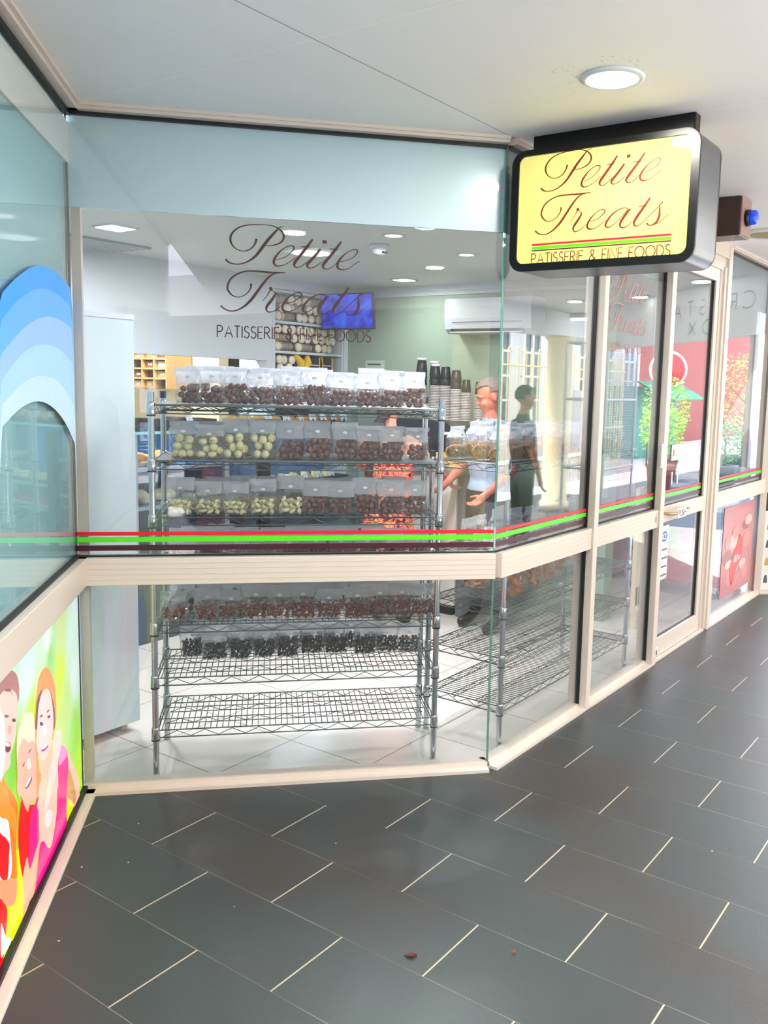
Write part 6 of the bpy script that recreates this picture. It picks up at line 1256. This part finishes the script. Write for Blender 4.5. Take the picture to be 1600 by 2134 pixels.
LG = mat('bright_leaf', (150, 206, 60), .5, noise=(14, .35)); DG = mat('deep_leaf', (70, 130, 70), .5, noise=(14, .4)); POT1 = mat('terracotta_red', (150, 50, 40), .6); POT2 = mat('dark_glazed_pot', (30, 60, 60), .25, coat=.5)
for i, (x, y, h, r, c, p, lb) in enumerate(((16.0, -3.4, 2.5, .85, LG, POT2, 'large bright green potted shrub in a dark pot, mirrored in the window past the door'), (17.6, -3.1, 2.0, .7, DG, POT2, 'deep green potted shrub behind the large bright one'),
      (12.5, -3.9, 1.5, .42, LG, POT1, 'yellow-green potted shrub in a red pot, mirrored in the door glass'), (14.0, -4.4, 2.0, .5, LG, POT1, 'tall yellow-green shrub behind the red-potted one'), (13.4, -3.0, 1.2, .4, DG, POT2, 'low deep green shrub beside the red-potted one'))):
    shrub(x, y, h, r, i + 5, c, p, lb)
# round red drinks sign and green awning
cs = empty('round_sign', FB @ T(16.2, -5.2, 2.15, 1.20), 'round red and white drinks sign above a green awning, mirrored in the door', 'sign')
mb = MB(); mb.lathe([(0, 0), (.36, 0), (.38, .02), (.36, .05), (0, .05)], RED2, 32, axis='y'); mb.build('disc', cs)
mb = MB(); mb.lathe([(.38, -.004), (.42, -.004), (.42, .03)], PAPER, 32, axis='y'); mb.build('rim', cs)
mb = MB()
for pts in ([(-.16, .12), (-.22, .05), (-.2, -.04), (-.12, -.06), (-.05, .0)], [(-.06, -.02), (-.02, .03), (.03, 0), (0, -.05), (-.05, -.03)], [(.05, -.05), (.1, .12), (.12, .14), (.1, 0), (.13, -.06)], [(.15, -.03), (.2, .03), (.24, 0), (.22, -.05), (.26, -.04)]):
    ribbon(mb, pts, [.014] * len(pts), PAPER, -.008)
mb.build('script_lettering', cs)
part('wall_bracket', cs, (-.03, .03, .05, .3, -1.95, -.3, STEEL), (-.2, .2, .05, .3, -1.95, -1.9, STEEL))
aw = empty('awning', FB @ T(18.6, -6.9, -.13), 'green awning and kiosk across the courtyard', 'awning')
part('kiosk', aw, (0, 3.2, -.8, 0, 0, 1.9, mat('kiosk_teal', (40, 150, 130), .5))); mb = MB(); mb.add([(0, 0, 2.05), (3.2, 0, 2.05), (3.2, .8, 1.6), (0, .8, 1.6), (0, 0, 2.02), (3.2, 0, 2.02), (3.2, .8, 1.57), (0, .8, 1.57)], [(0, 1, 2, 3), (7, 6, 5, 4), (0, 4, 5, 1), (3, 2, 6, 7)], mat('awning_green', (30, 130, 90), .6)); mb.build('canopy', aw)
mb = MB(); mb.box(22.2, 36.0, -9.2, -8.8, -.13, 4.5, mat('far_red_wall', (156, 70, 62), .7)); tag(mb.build('wall_courtyard', M=FB), kind='structure')
mb = MB(); mb.box(-9.0, 8.6, -9.0, -8.6, -.13, 4.2, mat('far_tan_wall', (132, 122, 110), .7, noise=(.6, .3))); tag(mb.build('wall_courtyard', M=FB), kind='structure')
